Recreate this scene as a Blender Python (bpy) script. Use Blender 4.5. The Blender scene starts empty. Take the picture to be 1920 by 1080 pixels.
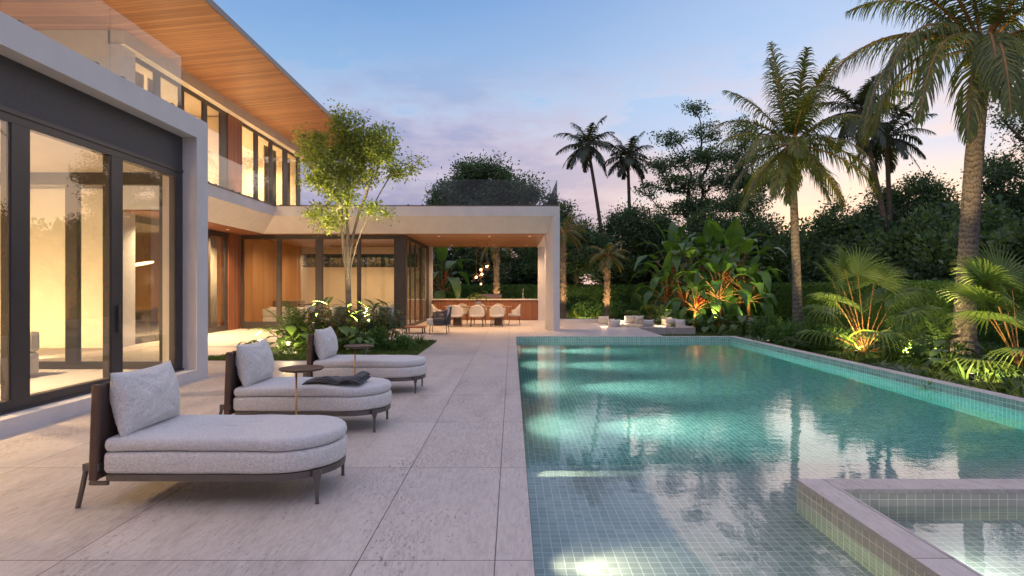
import bpy, math, random
import numpy as np
from mathutils import Vector, Matrix, noise as mnoise, Euler
R = math.radians
random.seed(7); np.random.seed(7)
SC = bpy.context.scene
COL = SC.collection
W, H = 1920, 1080
FPX = 1066.67          # focal length in photo pixels (20 mm lens on a 36 mm sensor)
GZ = -0.30
EXPO = 0.28; SKYS = 1.0; HL_P = 2.8; GP_ = 2.0; POOLP = 550

# ------------------------------------------------------------------ materials
MATS = {}
class NT:
    def __init__(s, m):
        s.t = m.node_tree; s.n = s.t.nodes; s.l = s.t.links
    def a(s, kind, **kw):
        nd = s.n.new(kind)
        for k, v in kw.items():
            if k in nd.inputs.keys() if isinstance(k, str) else False:
                nd.inputs[k].default_value = v
            else:
                setattr(nd, k, v)
        return nd
    def link(s, a, b): s.l.new(a, b)
    def ramp(s, fac, stops, interp='LINEAR'):
        r = s.n.new('ShaderNodeValToRGB'); r.color_ramp.interpolation = interp
        e = r.color_ramp.elements
        while len(e) > 1: e.remove(e[-1])
        e[0].position = stops[0][0]; e[0].color = (*stops[0][1], 1)
        for p, c in stops[1:]:
            x = e.new(p); x.color = (*c, 1)
        if fac is not None: s.l.new(fac, r.inputs[0])
        return r.outputs[0]
    def mix(s, fac, a, b, mode='MIX'):
        m = s.n.new('ShaderNodeMix'); m.data_type = 'RGBA'; m.blend_type = mode
        for sock, v in ((m.inputs[0], fac), (m.inputs[6], a), (m.inputs[7], b)):
            if hasattr(v, 'is_linked'): s.l.new(v, sock)
            elif isinstance(v, (int, float)): sock.default_value = v
            else: sock.default_value = (*v, 1) if len(v) == 3 else v
        return m.outputs[2]
    def math(s, op, a, b=0.0, c=0.0):
        m = s.n.new('ShaderNodeMath'); m.operation = op
        for i, v in enumerate((a, b, c)):
            if hasattr(v, 'is_linked'): s.l.new(v, m.inputs[i])
            else: m.inputs[i].default_value = v
        return m.outputs[0]
    def noise(s, vec, scale, detail=3, rough=.55):
        n = s.n.new('ShaderNodeTexNoise'); n.inputs['Scale'].default_value = scale
        n.inputs['Detail'].default_value = detail; n.inputs['Roughness'].default_value = rough
        if vec is not None: s.l.new(vec, n.inputs['Vector'])
        return n.outputs[0]
    def mapping(s, vec, scale=(1, 1, 1), loc=(0, 0, 0), rot=(0, 0, 0)):
        m = s.n.new('ShaderNodeMapping'); m.inputs['Scale'].default_value = scale
        m.inputs['Location'].default_value = loc; m.inputs['Rotation'].default_value = rot
        s.l.new(vec, m.inputs['Vector']); return m.outputs[0]
    def bump(s, h, strength=.3, dist=.01):
        b = s.n.new('ShaderNodeBump'); b.inputs['Strength'].default_value = strength
        b.inputs['Distance'].default_value = dist; s.l.new(h, b.inputs['Height']); return b.outputs[0]

def newmat(name):
    m = bpy.data.materials.new(name); m.use_nodes = True
    nt = NT(m); p = nt.n['Principled BSDF']
    MATS[name] = m
    return m, nt, p

def plain(name, col, rough=.6, var=.12, scale=6, bump=.0, bscale=60, metal=0, spec=.4, bdist=.004):
    m, t, p = newmat(name)
    tc = t.a('ShaderNodeTexCoord').outputs['Object']
    n = t.noise(tc, scale, 4)
    lo = tuple(c * (1 - var) for c in col); hi = tuple(min(1, c * (1 + var)) for c in col)
    t.link(t.ramp(n, [(.3, lo), (.7, hi)]), p.inputs['Base Color'])
    p.inputs['Roughness'].default_value = rough; p.inputs['Metallic'].default_value = metal
    p.inputs['Specular IOR Level'].default_value = spec
    if bump:
        t.link(t.bump(t.noise(tc, bscale, 3), bump, bdist), p.inputs['Normal'])
    return m

def leafmat(name, c1, c2, rough=.45, trans=.3, tint=None):
    m, t, p = newmat(name)
    g = t.a('ShaderNodeNewGeometry')
    tc = t.a('ShaderNodeTexCoord').outputs['Object']
    n = t.noise(tc, 1.3, 2)
    f = t.math('ADD', t.math('MULTIPLY', g.outputs['Random Per Island'], .6), t.math('MULTIPLY', n, .5))
    c = t.ramp(f, [(.15, c1), (.85, c2)])
    t.link(c, p.inputs['Base Color']); p.inputs['Roughness'].default_value = rough
    p.inputs['Specular IOR Level'].default_value = .35
    tr = t.a('ShaderNodeBsdfTranslucent')
    t.link(t.mix(1.0, c, tint or (1.3, 1.4, .5), 'MULTIPLY'), tr.inputs['Color'])
    mx = t.a('ShaderNodeMixShader'); mx.inputs[0].default_value = trans
    t.link(p.outputs[0], mx.inputs[1]); t.link(tr.outputs[0], mx.inputs[2])
    t.link(mx.outputs[0], t.n['Material Output'].inputs[0])
    return m

def woodmat(name, c1, c2, axis='V', board=.12, rough=.45, gap=True):
    # UV in metres; boards run along axis ('V' = along v)
    m, t, p = newmat(name)
    uv = t.a('ShaderNodeUVMap').outputs[0]
    if axis == 'U': uv = t.mapping(uv, rot=(0, 0, R(90)))
    sep = t.a('ShaderNodeSeparateXYZ'); t.link(uv, sep.inputs[0])
    idx = t.math('FLOOR', t.math('DIVIDE', sep.outputs[0], board))
    wn = t.a('ShaderNodeTexWhiteNoise', noise_dimensions='1D'); t.link(idx, wn.inputs['W'])
    comb = t.a('ShaderNodeCombineXYZ')
    t.link(t.math('MULTIPLY', sep.outputs[0], 30), comb.inputs[0])
    t.link(t.math('MULTIPLY', sep.outputs[1], 1.6), comb.inputs[1])
    t.link(t.math('MULTIPLY', wn.outputs[0], 40), comb.inputs[2])
    gr = t.noise(comb.outputs[0], 1.0, 5, .6)
    f = t.math('ADD', t.math('MULTIPLY', gr, .7), t.math('MULTIPLY', wn.outputs[0], .38))
    c = t.ramp(f, [(.25, c1), (.85, c2)])
    if gap:
        fr = t.math('FRACT', t.math('DIVIDE', sep.outputs[0], board))
        edge = t.math('LESS_THAN', fr, .06)
        c = t.mix(edge, c, tuple(x * .25 for x in c1))
        t.link(t.bump(t.math('SUBTRACT', gr, t.math('MULTIPLY', edge, 3)), .25, .004), p.inputs['Normal'])
    t.link(c, p.inputs['Base Color']); p.inputs['Roughness'].default_value = rough
    return m

def tilemat(name, c1, c2, mortar, size=.0726, rough=.22):
    m, t, p = newmat(name)
    uv = t.a('ShaderNodeUVMap').outputs[0]
    b = t.a('ShaderNodeTexBrick', offset=0.0, squash=1.0)
    t.link(uv, b.inputs['Vector'])
    for k, v in (('Color1', (*c1, 1)), ('Color2', (*c2, 1)), ('Mortar', (*mortar, 1)), ('Scale', 1.0),
                 ('Mortar Size', .0028), ('Mortar Smooth', .1), ('Bias', 0), ('Brick Width', size), ('Row Height', size)):
        b.inputs[k].default_value = v
    n = t.noise(uv, 3.0, 4)
    n2 = t.noise(uv, 90.0, 3)
    c = t.mix(t.math('MULTIPLY', n, .45), b.outputs[0], tuple(x * .62 for x in c1), 'MIX')
    c = t.mix(t.math('MULTIPLY', n2, .25), c, tuple(min(1, x * 1.35) for x in c2))
    c = t.mix(b.outputs['Fac'], c, mortar)
    t.link(c, p.inputs['Base Color'])
    t.link(t.ramp(b.outputs['Fac'], [(0, (rough,) * 3), (1, (.8,) * 3)]), p.inputs['Roughness'])
    t.link(t.bump(t.math('SUBTRACT', 1.0, b.outputs['Fac']), .5, .002), p.inputs['Normal'])
    return m

def glassmat(name, tint=(.93, .95, .95), ior=1.6, rough=0.0, boost=1.0):
    m, t, p = newmat(name)
    t.n.remove(p)
    tr = t.a('ShaderNodeBsdfTransparent'); tr.inputs[0].default_value = (*tint, 1)
    gl = t.a('ShaderNodeBsdfGlossy'); gl.inputs['Roughness'].default_value = rough
    g = t.a('ShaderNodeNewGeometry'); dp = t.a('ShaderNodeVectorMath', operation='DOT_PRODUCT')
    t.link(g.outputs['Incoming'], dp.inputs[0]); t.link(g.outputs['Normal'], dp.inputs[1])
    f0 = ((ior - 1) / (ior + 1)) ** 2
    k = t.math('POWER', t.math('SUBTRACT', 1.0, t.math('ABSOLUTE', dp.outputs['Value'])), 5.0)
    mx = t.a('ShaderNodeMixShader')
    t.link(t.math('MULTIPLY_ADD', k, 1 - f0, f0), mx.inputs[0])
    t.link(tr.outputs[0], mx.inputs[1]); t.link(gl.outputs[0], mx.inputs[2])
    t.link(mx.outputs[0], t.n['Material Output'].inputs[0])
    return m

def emitmat(name, col, s):
    m, t, p = newmat(name)
    p.inputs['Base Color'].default_value = (*col, 1)
    p.inputs['Emission Color'].default_value = (*col, 1); p.inputs['Emission Strength'].default_value = s
    return m

def stonemat():
    m, t, p = newmat('travertine')
    uv = t.a('ShaderNodeUVMap').outputs[0]
    sh = t.mapping(uv, loc=(.90 + 1.74 * 20, -3.342 + 1.726 * 20, 0))
    b = t.a('ShaderNodeTexBrick', offset=0.0)
    t.link(sh, b.inputs['Vector'])
    for k, v in (('Color1', (.0, 0, 0, 1)), ('Color2', (1, 1, 1, 1)), ('Mortar', (.5, .5, .5, 1)), ('Scale', 1.0),
                 ('Mortar Size', .0035), ('Mortar Smooth', .0), ('Bias', 0), ('Brick Width', 1.74), ('Row Height', 1.726)):
        b.inputs[k].default_value = v
    sep = t.a('ShaderNodeSeparateXYZ'); t.link(uv, sep.inputs[0])
    band = t.math('LESS_THAN', t.math('ABSOLUTE', t.math('ADD', sep.outputs[0], .10)), .0035)
    joint = t.math('MAXIMUM', b.outputs['Fac'], band)
    warp = t.mix(.12, uv, t.a('ShaderNodeTexNoise', Scale=1.5).outputs[1])
    s1 = t.noise(t.mapping(warp, (5, 1.1, 1)), 1.0, 5, .65)
    s2 = t.noise(t.mapping(warp, (38, 7.5, 1)), 1.0, 6, .75)
    v = t.math('ADD', t.math('MULTIPLY', s1, .38), t.math('MULTIPLY', s2, .72))
    v = t.math('ADD', v, t.math('MULTIPLY', b.outputs[0], .13))
    c = t.ramp(v, [(.38, (.30, .25, .215)), (.52, (.48, .415, .36)), (.70, (.61, .54, .48))])
    pits = t.noise(t.mapping(warp, (64, 15, 1)), 1.0, 5, .75)
    mask = t.noise(t.mapping(uv, (1.7, .7, 1)), 1.0, 3)
    pm = t.math('MULTIPLY', t.math('GREATER_THAN', t.math('ADD', pits, t.math('MULTIPLY', mask, .42)), .832), .6)
    c = t.mix(pm, c, (.10, .075, .07))
    c = t.mix(joint, c, (.11, .09, .08))
    t.link(c, p.inputs['Base Color'])
    t.link(t.ramp(s1, [(.3, (.36,) * 3), (.7, (.6,) * 3)]), p.inputs['Roughness'])
    h = t.math('SUBTRACT', t.math('MULTIPLY', s2, .4), t.math('ADD', pm, t.math('MULTIPLY', joint, 2)))
    t.link(t.bump(h, .35, .004), p.inputs['Normal'])
    return m

def watermat():
    m, t, p = newmat('pool_water')
    p.inputs['Base Color'].default_value = (1, 1, 1, 1); p.inputs['Roughness'].default_value = 0.0
    p.inputs['IOR'].default_value = 1.33; p.inputs['Transmission Weight'].default_value = 1.0
    tc = t.a('ShaderNodeTexCoord').outputs['Object']
    n1 = t.noise(t.mapping(tc, (1.2, 1.7, 1)), 2.2, 2, .5)
    n2 = t.noise(t.mapping(tc, (1.0, 2.0, 1), rot=(0, 0, .25)), 11.0, 2, .5)
    # calmer towards the shallow end, as in a sheltered corner of a pool
    sep = t.a('ShaderNodeSeparateXYZ'); t.link(tc, sep.inputs[0])
    amp = t.a('ShaderNodeMapRange'); t.link(sep.outputs[1], amp.inputs[0])
    for i, v in ((1, 3.5), (2, 9.0), (3, .25), (4, 1.0)): amp.inputs[i].default_value = v
    hgt = t.math('MULTIPLY', t.math('ADD', t.math('MULTIPLY', n1, 1.0), t.math('MULTIPLY', n2, .28)), amp.outputs[0])
    t.link(t.bump(hgt, .036, .10), p.inputs['Normal'])
    va = t.a('ShaderNodeVolumeAbsorption'); va.inputs['Color'].default_value = (.15, .80, .82, 1); va.inputs['Density'].default_value = .25
    t.link(va.outputs[0], t.n['Material Output'].inputs['Volume'])
    return m

def fabric(name, col, speck=.25, scale=220, rough=.95):
    m, t, p = newmat(name)
    tc = t.a('ShaderNodeTexCoord').outputs['Object']
    n = t.noise(tc, scale, 2, .7); n2 = t.noise(tc, scale * .35, 3, .7); big = t.noise(tc, 3, 3)
    v = t.a('ShaderNodeTexVoronoi', feature='F1'); v.inputs['Scale'].default_value = scale * .8; t.link(tc, v.inputs['Vector'])
    c = t.ramp(t.math('ADD', t.math('MULTIPLY', n, .6), t.math('MULTIPLY', n2, .4)),
               [(.38, tuple(x * (1 - speck) for x in col)), (.50, col), (.60, tuple(min(.85, x * (1 + speck * .8)) for x in col))])
    c = t.mix(t.math('MULTIPLY', big, .2), c, tuple(x * .8 for x in col))
    t.link(c, p.inputs['Base Color']); p.inputs['Roughness'].default_value = rough
    p.inputs['Specular IOR Level'].default_value = .15
    p.inputs['Sheen Weight'].default_value = .25
    t.link(t.bump(t.math('ADD', v.outputs[0], n2), .7, .006), p.inputs['Normal'])
    return m

M = dict(
    stone=stonemat(),
    plaster=plain('white_plaster', (.66, .63, .61), .85, .05, 2.5, .12, 140),
    cream=plain('cream_plaster', (.66, .58, .46), .85, .05, 2.5, .1, 120),
    dark=plain('bronze_metal', (.050, .043, .042), .42, .12, 3, .04, 200, spec=.5),
    panel=plain('dark_header_panel', (.075, .068, .072), .6, .10, 30, .10, 160),
    cap=plain('brown_metal_cap', (.15, .10, .075), .5, .1, 3),
    fascia=plain('grey_metal_fascia', (.18, .18, .20), .5, .06, 3),
    soffit=woodmat('soffit_boards', (.20, .088, .038), (.42, .205, .092), 'U', .14, .42),
    clad=woodmat('reddish_cladding', (.17, .055, .026), (.33, .125, .06), 'V', .10, .5),
    oak=woodmat('honey_veneer', (.45, .20, .065), (.66, .34, .13), 'V', .45, .45, False),
    bar=woodmat('bar_slats', (.20, .075, .035), (.37, .16, .075), 'V', .06, .5),
    walnut=woodmat('walnut', (.055, .030, .020), (.13, .070, .045), 'U', .25, .4, False),
    table=woodmat('table_wood', (.26, .14, .075), (.40, .24, .13), 'U', .3, .45, False),
    ptile=tilemat('pool_tile', (.22, .32, .28), (.40, .50, .44), (.72, .80, .74)),
    stile=tilemat('spa_tile', (.47, .43, .33), (.62, .57, .45), (.86, .80, .66)),
    shelf=tilemat('shelf_tile', (.32, .36, .33), (.50, .54, .49), (.78, .80, .75)),
    water=watermat(),
    glass=glassmat('window_glass', (.93, .94, .93), 1.75),
    rail=glassmat('railing_glass', (.94, .965, .975), 1.36),
    globe=glassmat('globe_glass', (.95, .86, .74), 1.9),
    boucle=fabric('grey_boucle', (.72, .68, .63), .25, 130),
    linen=fabric('light_linen', (.70, .675, .65), .20, 140),
    white=fabric('white_fabric', (.66, .62, .57), .10, 200),
    ivory=fabric('ivory_upholstery', (.70, .64, .56), .08, 160),
    greyc=fabric('charcoal_cloth', (.085, .085, .09), .2, 260),
    mint=fabric('pale_green_fabric', (.42, .50, .42), .1, 160),
    rope=fabric('dark_rope', (.09, .075, .068), .3, 120),
    grope=fabric('grey_rope', (.10, .092, .086), .3, 120),
    leather=plain('brown_strap', (.095, .062, .050), .55, .12, 12, .1, 200),
    bronze=plain('pewter_metal', (.16, .145, .135), .38, .05, 8, 0, metal=.8),
    brass=plain('brass', (.62, .36, .17), .3, .05, 8, 0, metal=.9),
    chrome=plain('chrome', (.7, .7, .7), .15, .02, 8, 0, metal=1),
    terra=plain('terracotta_top', (.34, .13, .075), .6, .1, 6),
    pot=plain('white_ceramic', (.72, .68, .6), .4, .04, 8),
    soil=plain('bark_mulch', (.055, .040, .028), .95, .5, 14, .8, 30, bdist=.03),
    lawn=plain('lawn_soil', (.075, .105, .030), .95, .35, 3, .6, 40, bdist=.02),
    grass=leafmat('grass_blades', (.045, .085, .018), (.14, .20, .045), .6, .25),
    curtain=plain('sheer_curtain', (.62, .56, .47), .9, .05, 3),
    bark=plain('pale_bark', (.30, .23, .155), .85, .3, 9, .6, 30, bdist=.015),
    dbark=plain('dark_bark', (.10, .075, .055), .9, .3, 9, .6, 24, bdist=.02),
    hl=leafmat('hedge_leaf', (.045, .105, .026), (.14, .25, .06)),
    dl=leafmat('dark_tree_leaf', (.035, .075, .034), (.12, .19, .080)),
    tl=leafmat('courtyard_leaf', (.10, .155, .028), (.38, .41, .085), .45, .42),
    pl=leafmat('palm_leaflet', (.045, .085, .022), (.19, .205, .05), .38, .3),
    pd=leafmat('dark_palm_leaflet', (.035, .055, .035), (.09, .105, .06), .45, .2),
    fl=leafmat('fan_leaf', (.07, .13, .030), (.20, .27, .06), .38, .3),
    bl=leafmat('paddle_leaf', (.035, .095, .020), (.12, .22, .045), .33, .3),
    ul=leafmat('understory_leaf', (.035, .085, .022), (.13, .20, .05), .4, .3),
    sl=leafmat('silver_leaf', (.16, .20, .14), (.34, .38, .30), .5, .2),
    yl=leafmat('lime_leaf', (.12, .17, .03), (.34, .36, .07), .42, .35),
    flower=leafmat('orange_bract', (.70, .10, .02), (.85, .25, .05), .4, .2, (1.2, .6, .3)),
    stalk=plain('orange_stalk', (.34, .17, .05), .6, .3, 8, .2, 40),
    coco=plain('coconut_husk', (.34, .26, .05), .6, .2, 10),
    led=emitmat('warm_led', (1, .62, .28), 9),
    bulb=emitmat('warm_bulb', (1, .50, .20), 14),
    lens=emitmat('lamp_lens', (1, .80, .5), .7),
    plens=emitmat('pool_lamp_lens', (.95, 1, .85), 1.5),
)

# ring-scarred palm trunk
def trunkmat(name, c1, c2, ring=9.0):
    m, t, p = newmat(name)
    tc = t.a('ShaderNodeTexCoord').outputs['Object']
    sep = t.a('ShaderNodeSeparateXYZ'); t.link(tc, sep.inputs[0])
    wob = t.noise(t.mapping(tc, (6, 6, 3)), 1.0, 4)
    z = t.math('ADD', t.math('MULTIPLY', sep.outputs[2], ring), t.math('MULTIPLY', wob, 3.2))
    saw = t.math('FRACT', z)
    n = t.noise(t.mapping(tc, (30, 30, 8)), 1.0, 4)
    f = t.math('ADD', t.math('MULTIPLY', saw, .45), t.math('MULTIPLY', n, .75))
    t.link(t.ramp(f, [(.3, c1), (.75, c2)]), p.inputs['Base Color']); p.inputs['Roughness'].default_value = .9
    t.link(t.bump(t.math('ADD', saw, n), .7, .03), p.inputs['Normal'])
    return m
M['dtrunk'] = trunkmat('rough_date_palm_trunk', (.07, .045, .025), (.50, .38, .24), 14.0)
M['ptrunk'] = trunkmat('ringed_palm_trunk', (.05, .04, .035), (.23, .18, .15), 7.0)

# ------------------------------------------------------------------ mesh helper
class MB:
    def __init__(s): s.v = []; s.f = []; s.n = 0
    def add(s, vs, fs):
        b = s.n; s.v.extend(vs); s.n += len(vs); s.f.extend([tuple(i + b for i in f) for f in fs]); return s
    def box(s, x0, x1, y0, y1, z0, z1):
        return s.add([(x0, y0, z0), (x1, y0, z0), (x1, y1, z0), (x0, y1, z0), (x0, y0, z1), (x1, y0, z1), (x1, y1, z1), (x0, y1, z1)],
                     [(0, 3, 2, 1), (4, 5, 6, 7), (0, 1, 5, 4), (1, 2, 6, 5), (2, 3, 7, 6), (3, 0, 4, 7)])
    def prism(s, pts, z0, z1):
        n = len(pts)
        return s.add([(x, y, z0) for x, y in pts] + [(x, y, z1) for x, y in pts],
                     [tuple(range(n))[::-1], tuple(range(n, 2 * n))] + [(i, (i + 1) % n, n + (i + 1) % n, n + i) for i in range(n)])
    def tube(s, pts, rad, seg=8, cap=True):
        pts = [Vector(p) for p in pts]
        if not hasattr(rad, '__len__'): rad = [rad] * len(pts)
        vs = []; up = None
        for i, p in enumerate(pts):
            t = (pts[min(i + 1, len(pts) - 1)] - pts[max(i - 1, 0)])
            t = t.normalized() if t.length > 1e-9 else Vector((0, 0, 1))
            if up is None:
                up = Vector((0, 0, 1)) if abs(t.z) < .9 else Vector((1, 0, 0))
            a = t.cross(up).normalized(); b = t.cross(a).normalized(); up = (b * -1) if False else b.cross(t) * 0 + up
            for k in range(seg):
                an = 2 * math.pi * k / seg
                vs.append(tuple(p + (a * math.cos(an) + b * math.sin(an)) * rad[i]))
        fs = [(i * seg + k, i * seg + (k + 1) % seg, (i + 1) * seg + (k + 1) % seg, (i + 1) * seg + k) for i in range(len(pts) - 1) for k in range(seg)]
        if cap: fs += [tuple(range(seg))[::-1], tuple(range((len(pts) - 1) * seg, len(pts) * seg))]
        return s.add(vs, fs)
    def lathe(s, prof, seg=32, c=(0, 0, 0)):
        vs = [(c[0] + r * math.cos(2 * math.pi * k / seg), c[1] + r * math.sin(2 * math.pi * k / seg), c[2] + z) for r, z in prof for k in range(seg)]
        fs = [(i * seg + k, i * seg + (k + 1) % seg, (i + 1) * seg + (k + 1) % seg, (i + 1) * seg + k) for i in range(len(prof) - 1) for k in range(seg)]
        fs += [tuple(range(seg))[::-1], tuple(range((len(prof) - 1) * seg, len(prof) * seg))]
        return s.add(vs, fs)
    def rings(s, rings, cap=True):
        n = len(rings[0]); vs = [tuple(p) for r in rings for p in r]
        fs = [(i * n + k, i * n + (k + 1) % n, (i + 1) * n + (k + 1) % n, (i + 1) * n + k) for i in range(len(rings) - 1) for k in range(n)]
        if cap: fs += [tuple(range(n))[::-1], tuple(range((len(rings) - 1) * n, len(rings) * n))]
        return s.add(vs, fs)
    def build(s, name, mat, parent=None, smooth=False, bevel=0, uv=True, world=False):
        me = bpy.data.meshes.new(name)
        me.from_pydata([tuple(v) for v in s.v], [], s.f); me.update()
        return link(name, me, mat, parent, smooth, bevel, uv, world)

def link(name, me, mat, parent=None, smooth=False, bevel=0, uv=True, world=False):
    if smooth: me.polygons.foreach_set('use_smooth', [True] * len(me.polygons))
    if uv: boxuv(me)
    me.materials.append(mat)
    o = bpy.data.objects.new(name, me); COL.objects.link(o)
    if parent is not None:
        o.parent = parent
        if world:
            q = parent; off = Vector((0, 0, 0))
            while q is not None: off += q.location; q = q.parent
            o.location = -off
    if bevel:
        b = o.modifiers.new('b', 'BEVEL'); b.width = bevel; b.segments = 2; b.limit_method = 'ANGLE'; b.angle_limit = R(40)
    return o

def boxuv(me):
    nl = len(me.loops); npoly = len(me.polygons)
    if nl == 0: return
    co = np.empty(len(me.vertices) * 3); me.vertices.foreach_get('co', co); co = co.reshape(-1, 3)
    li = np.empty(nl, dtype=np.int32); me.loops.foreach_get('vertex_index', li)
    nr = np.empty(npoly * 3); me.polygons.foreach_get('normal', nr); nr = np.abs(nr.reshape(-1, 3))
    tot = np.empty(npoly, dtype=np.int32); me.polygons.foreach_get('loop_total', tot)
    ax = np.repeat(np.argmax(nr, axis=1), tot)
    p = co[li]
    uv = np.where((ax == 0)[:, None], p[:, [1, 2]], np.where((ax == 1)[:, None], p[:, [0, 2]], p[:, [0, 1]]))
    l = me.uv_layers.new(name='UVMap'); l.data.foreach_set('uv', uv.astype(np.float32).ravel())

def quads_mesh(name, V, mat, parent=None, smooth=False, mats=None):
    """V: (n,4,3) array of separate quads -> one mesh"""
    n = len(V)
    me = bpy.data.meshes.new(name)
    me.vertices.add(n * 4); me.vertices.foreach_set('co', V.astype(np.float32).ravel())
    me.loops.add(n * 4); me.loops.foreach_set('vertex_index', np.arange(n * 4, dtype=np.int32))
    me.polygons.add(n); me.polygons.foreach_set('loop_start', np.arange(0, n * 4, 4, dtype=np.int32))
    me.update(calc_edges=True)
    return link(name, me, mat, parent, smooth, 0, False)

def leaves(P, size, dirs=None, aspect=.5, spread=1.0, jit=.35):
    """diamond leaves at points P (n,3)"""
    n = len(P)
    d = np.random.normal(size=(n, 3))
    if dirs is not None: d = d * spread + dirs
    d /= np.linalg.norm(d, axis=1)[:, None] + 1e-9
    u = np.random.normal(size=(n, 3)); u[:, 2] *= .5
    s = np.cross(d, u); s /= np.linalg.norm(s, axis=1)[:, None] + 1e-9
    L = (size * (1 + jit * np.random.uniform(-1, 1, n)))[:, None]
    w = L * aspect * .5
    nrm = np.cross(d, s)
    a = P; b = P + d * L * .5 + s * w + nrm * w * .3; c = P + d * L; e = P + d * L * .5 - s * w + nrm * w * .3
    return np.stack([a, b, c, e], axis=1)

def tag(o, label=None, cat=None, group=None, kind=None):
    if label: o['label'] = label
    if cat: o['category'] = cat
    if group: o['group'] = group
    if kind: o['kind'] = kind
    return o
def thing(name, label, cat, loc=(0, 0, 0), rz=0, group=None):
    o = bpy.data.objects.new(name, None); COL.objects.link(o); o.empty_display_size = .2
    o.location = loc; o.rotation_euler = (0, 0, rz)
    return tag(o, label, cat, group)
def copy_tree(o, parent=None):
    c = o.copy(); COL.objects.link(c); c.parent = parent
    for ch in list(o.children): copy_tree(ch, c)
    return c
def dup(o, label, loc, rz=0, scale=1.0, group=None):
    c = copy_tree(o); c.location = loc; c.rotation_euler = (0, 0, rz)
    c.scale = (scale,) * 3 if not hasattr(scale, '__len__') else scale
    c['label'] = label
    if group: c['group'] = group
    return c
def gp(px, py, Y, z=None):
    """world point seen at photo pixel (px,py) at depth Y"""
    return ((px - 960) / FPX * Y, Y, 1.6 - (py - 540) / FPX * Y)
def spot(name, loc, target, power, col=(1, .72, .42), angle=70, blend=.6, radius=.04):
    l = bpy.data.lights.new(name, 'SPOT'); l.energy = power; l.color = col; l.spot_size = R(angle); l.spot_blend = blend
    l.shadow_soft_size = radius
    o = bpy.data.objects.new(name, l); COL.objects.link(o); o.location = loc
    o.rotation_euler = (Vector(target) - Vector(loc)).to_track_quat('-Z', 'Y').to_euler()
    return o
def point(name, loc, power, col=(1, .6, .3), radius=.05):
    l = bpy.data.lights.new(name, 'POINT'); l.energy = power; l.color = col; l.shadow_soft_size = radius
    o = bpy.data.objects.new(name, l); COL.objects.link(o); o.location = loc
    return o
# ------------------------------------------------------------------ camera, world, sun
cam = bpy.data.cameras.new('camera'); co = bpy.data.objects.new('camera', cam); COL.objects.link(co)
cam.lens = 20; cam.sensor_width = 36; cam.clip_end = 3000; cam.clip_start = .05
co.location = (0, 0, 1.6); co.rotation_euler = (R(90), 0, 0); SC.camera = co
SC.render.resolution_x = 1024; SC.render.resolution_y = 576
vs = SC.view_settings; vs.view_transform = 'Standard'; vs.look = 'None'; vs.exposure = EXPO; vs.gamma = 1

w = bpy.data.worlds.new('World'); SC.world = w; w.use_nodes = True
t = NT(w); bg = t.n['Background']
sky = t.a('ShaderNodeTexSky', sky_type='NISHITA'); sky.sun_disc = False
sky.sun_elevation = R(3); sky.sun_rotation = R(33); sky.altitude = 10; sky.air_density = 1.2; sky.dust_density = 1.5
tc = t.a('ShaderNodeTexCoord').outputs['Generated']
sep = t.a('ShaderNodeSeparateXYZ'); t.link(tc, sep.inputs[0]); z = sep.outputs[2]
base = t.ramp(z, [(0.0, (.58, .40, .44)), (.08, (.56, .42, .48)), (.17, (.43, .44, .59)), (.31, (.28, .44, .67)), (.50, (.10, .25, .55)), (.62, (.36, .42, .72)), (.8, (.66, .63, .80)), (1, (.68, .65, .82))])  # upper stops: brighter unseen zenith, added to lift ambient light on the deck
bk = t.a('ShaderNodeVectorMath', operation='DOT_PRODUCT'); t.link(tc, bk.inputs[0]); bk.inputs[1].default_value = (-.45, -.89, 0)
base = t.mix(t.math('MULTIPLY', t.ramp(bk.outputs['Value'], [(.0, (0,) * 3), (.7, (1,) * 3)]), t.ramp(z, [(.3, (1,) * 3), (.6, (0,) * 3)])), base, (.34, .33, .50))
# warm afterglow round the sunset azimuth
sd = Vector((math.sin(R(34)), math.cos(R(34)), .12)).normalized()
dt = t.a('ShaderNodeVectorMath', operation='DOT_PRODUCT'); t.link(tc, dt.inputs[0]); dt.inputs[1].default_value = sd
glow = t.math('POWER', t.math('MAXIMUM', dt.outputs['Value'], 0.0), 9.0)
low = t.ramp(z, [(0, (1, 1, 1)), (.10, (.9, .9, .9)), (.20, (.18, .18, .18)), (.30, (.0, .0, .0))])
c = t.mix(t.math('MULTIPLY', glow, .95), base, t.mix(low, (.44, .57, .80), (1.10, .76, .42)))
# clouds: lavender undersides, pink and cream edges
cv = t.mapping(tc, (2.4, 2.4, 7.5), loc=(.35, .1, .0))
cn = t.noise(cv, 1.5, 7, .6)
az_ = t.a('ShaderNodeVectorMath', operation='DOT_PRODUCT'); t.link(tc, az_.inputs[0]); az_.inputs[1].default_value = Vector((-.06, 1, .21)).normalized()
cn = t.math('ADD', cn, t.math('MULTIPLY', t.ramp(az_.outputs['Value'], [(.955, (0,) * 3), (.995, (1,) * 3)]), .11))
band = t.ramp(z, [(0, (.35,) * 3), (.10, (1,) * 3), (.26, (.75,) * 3), (.38, (.06,) * 3), (.6, (0,) * 3)])
cm = t.math('MULTIPLY', t.ramp(cn, [(.42, (0,) * 3), (.56, (1,) * 3)]), band)
cc = t.ramp(cn, [(.45, (.80, .62, .60)), (.51, (.50, .41, .53)), (.62, (.27, .27, .46))])
cc = t.mix(t.math('MULTIPLY', glow, .7), cc, (1.0, .72, .55))
c = t.mix(t.math('MULTIPLY', cm, .92), c, cc)
# under the horizon: dim ground
c = t.mix(t.math('LESS_THAN', z, -.01), c, (.06, .06, .05))
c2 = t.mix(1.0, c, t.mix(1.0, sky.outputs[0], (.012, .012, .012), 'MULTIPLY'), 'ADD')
t.link(c2, bg.inputs[0]); bg.inputs[1].default_value = SKYS

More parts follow.
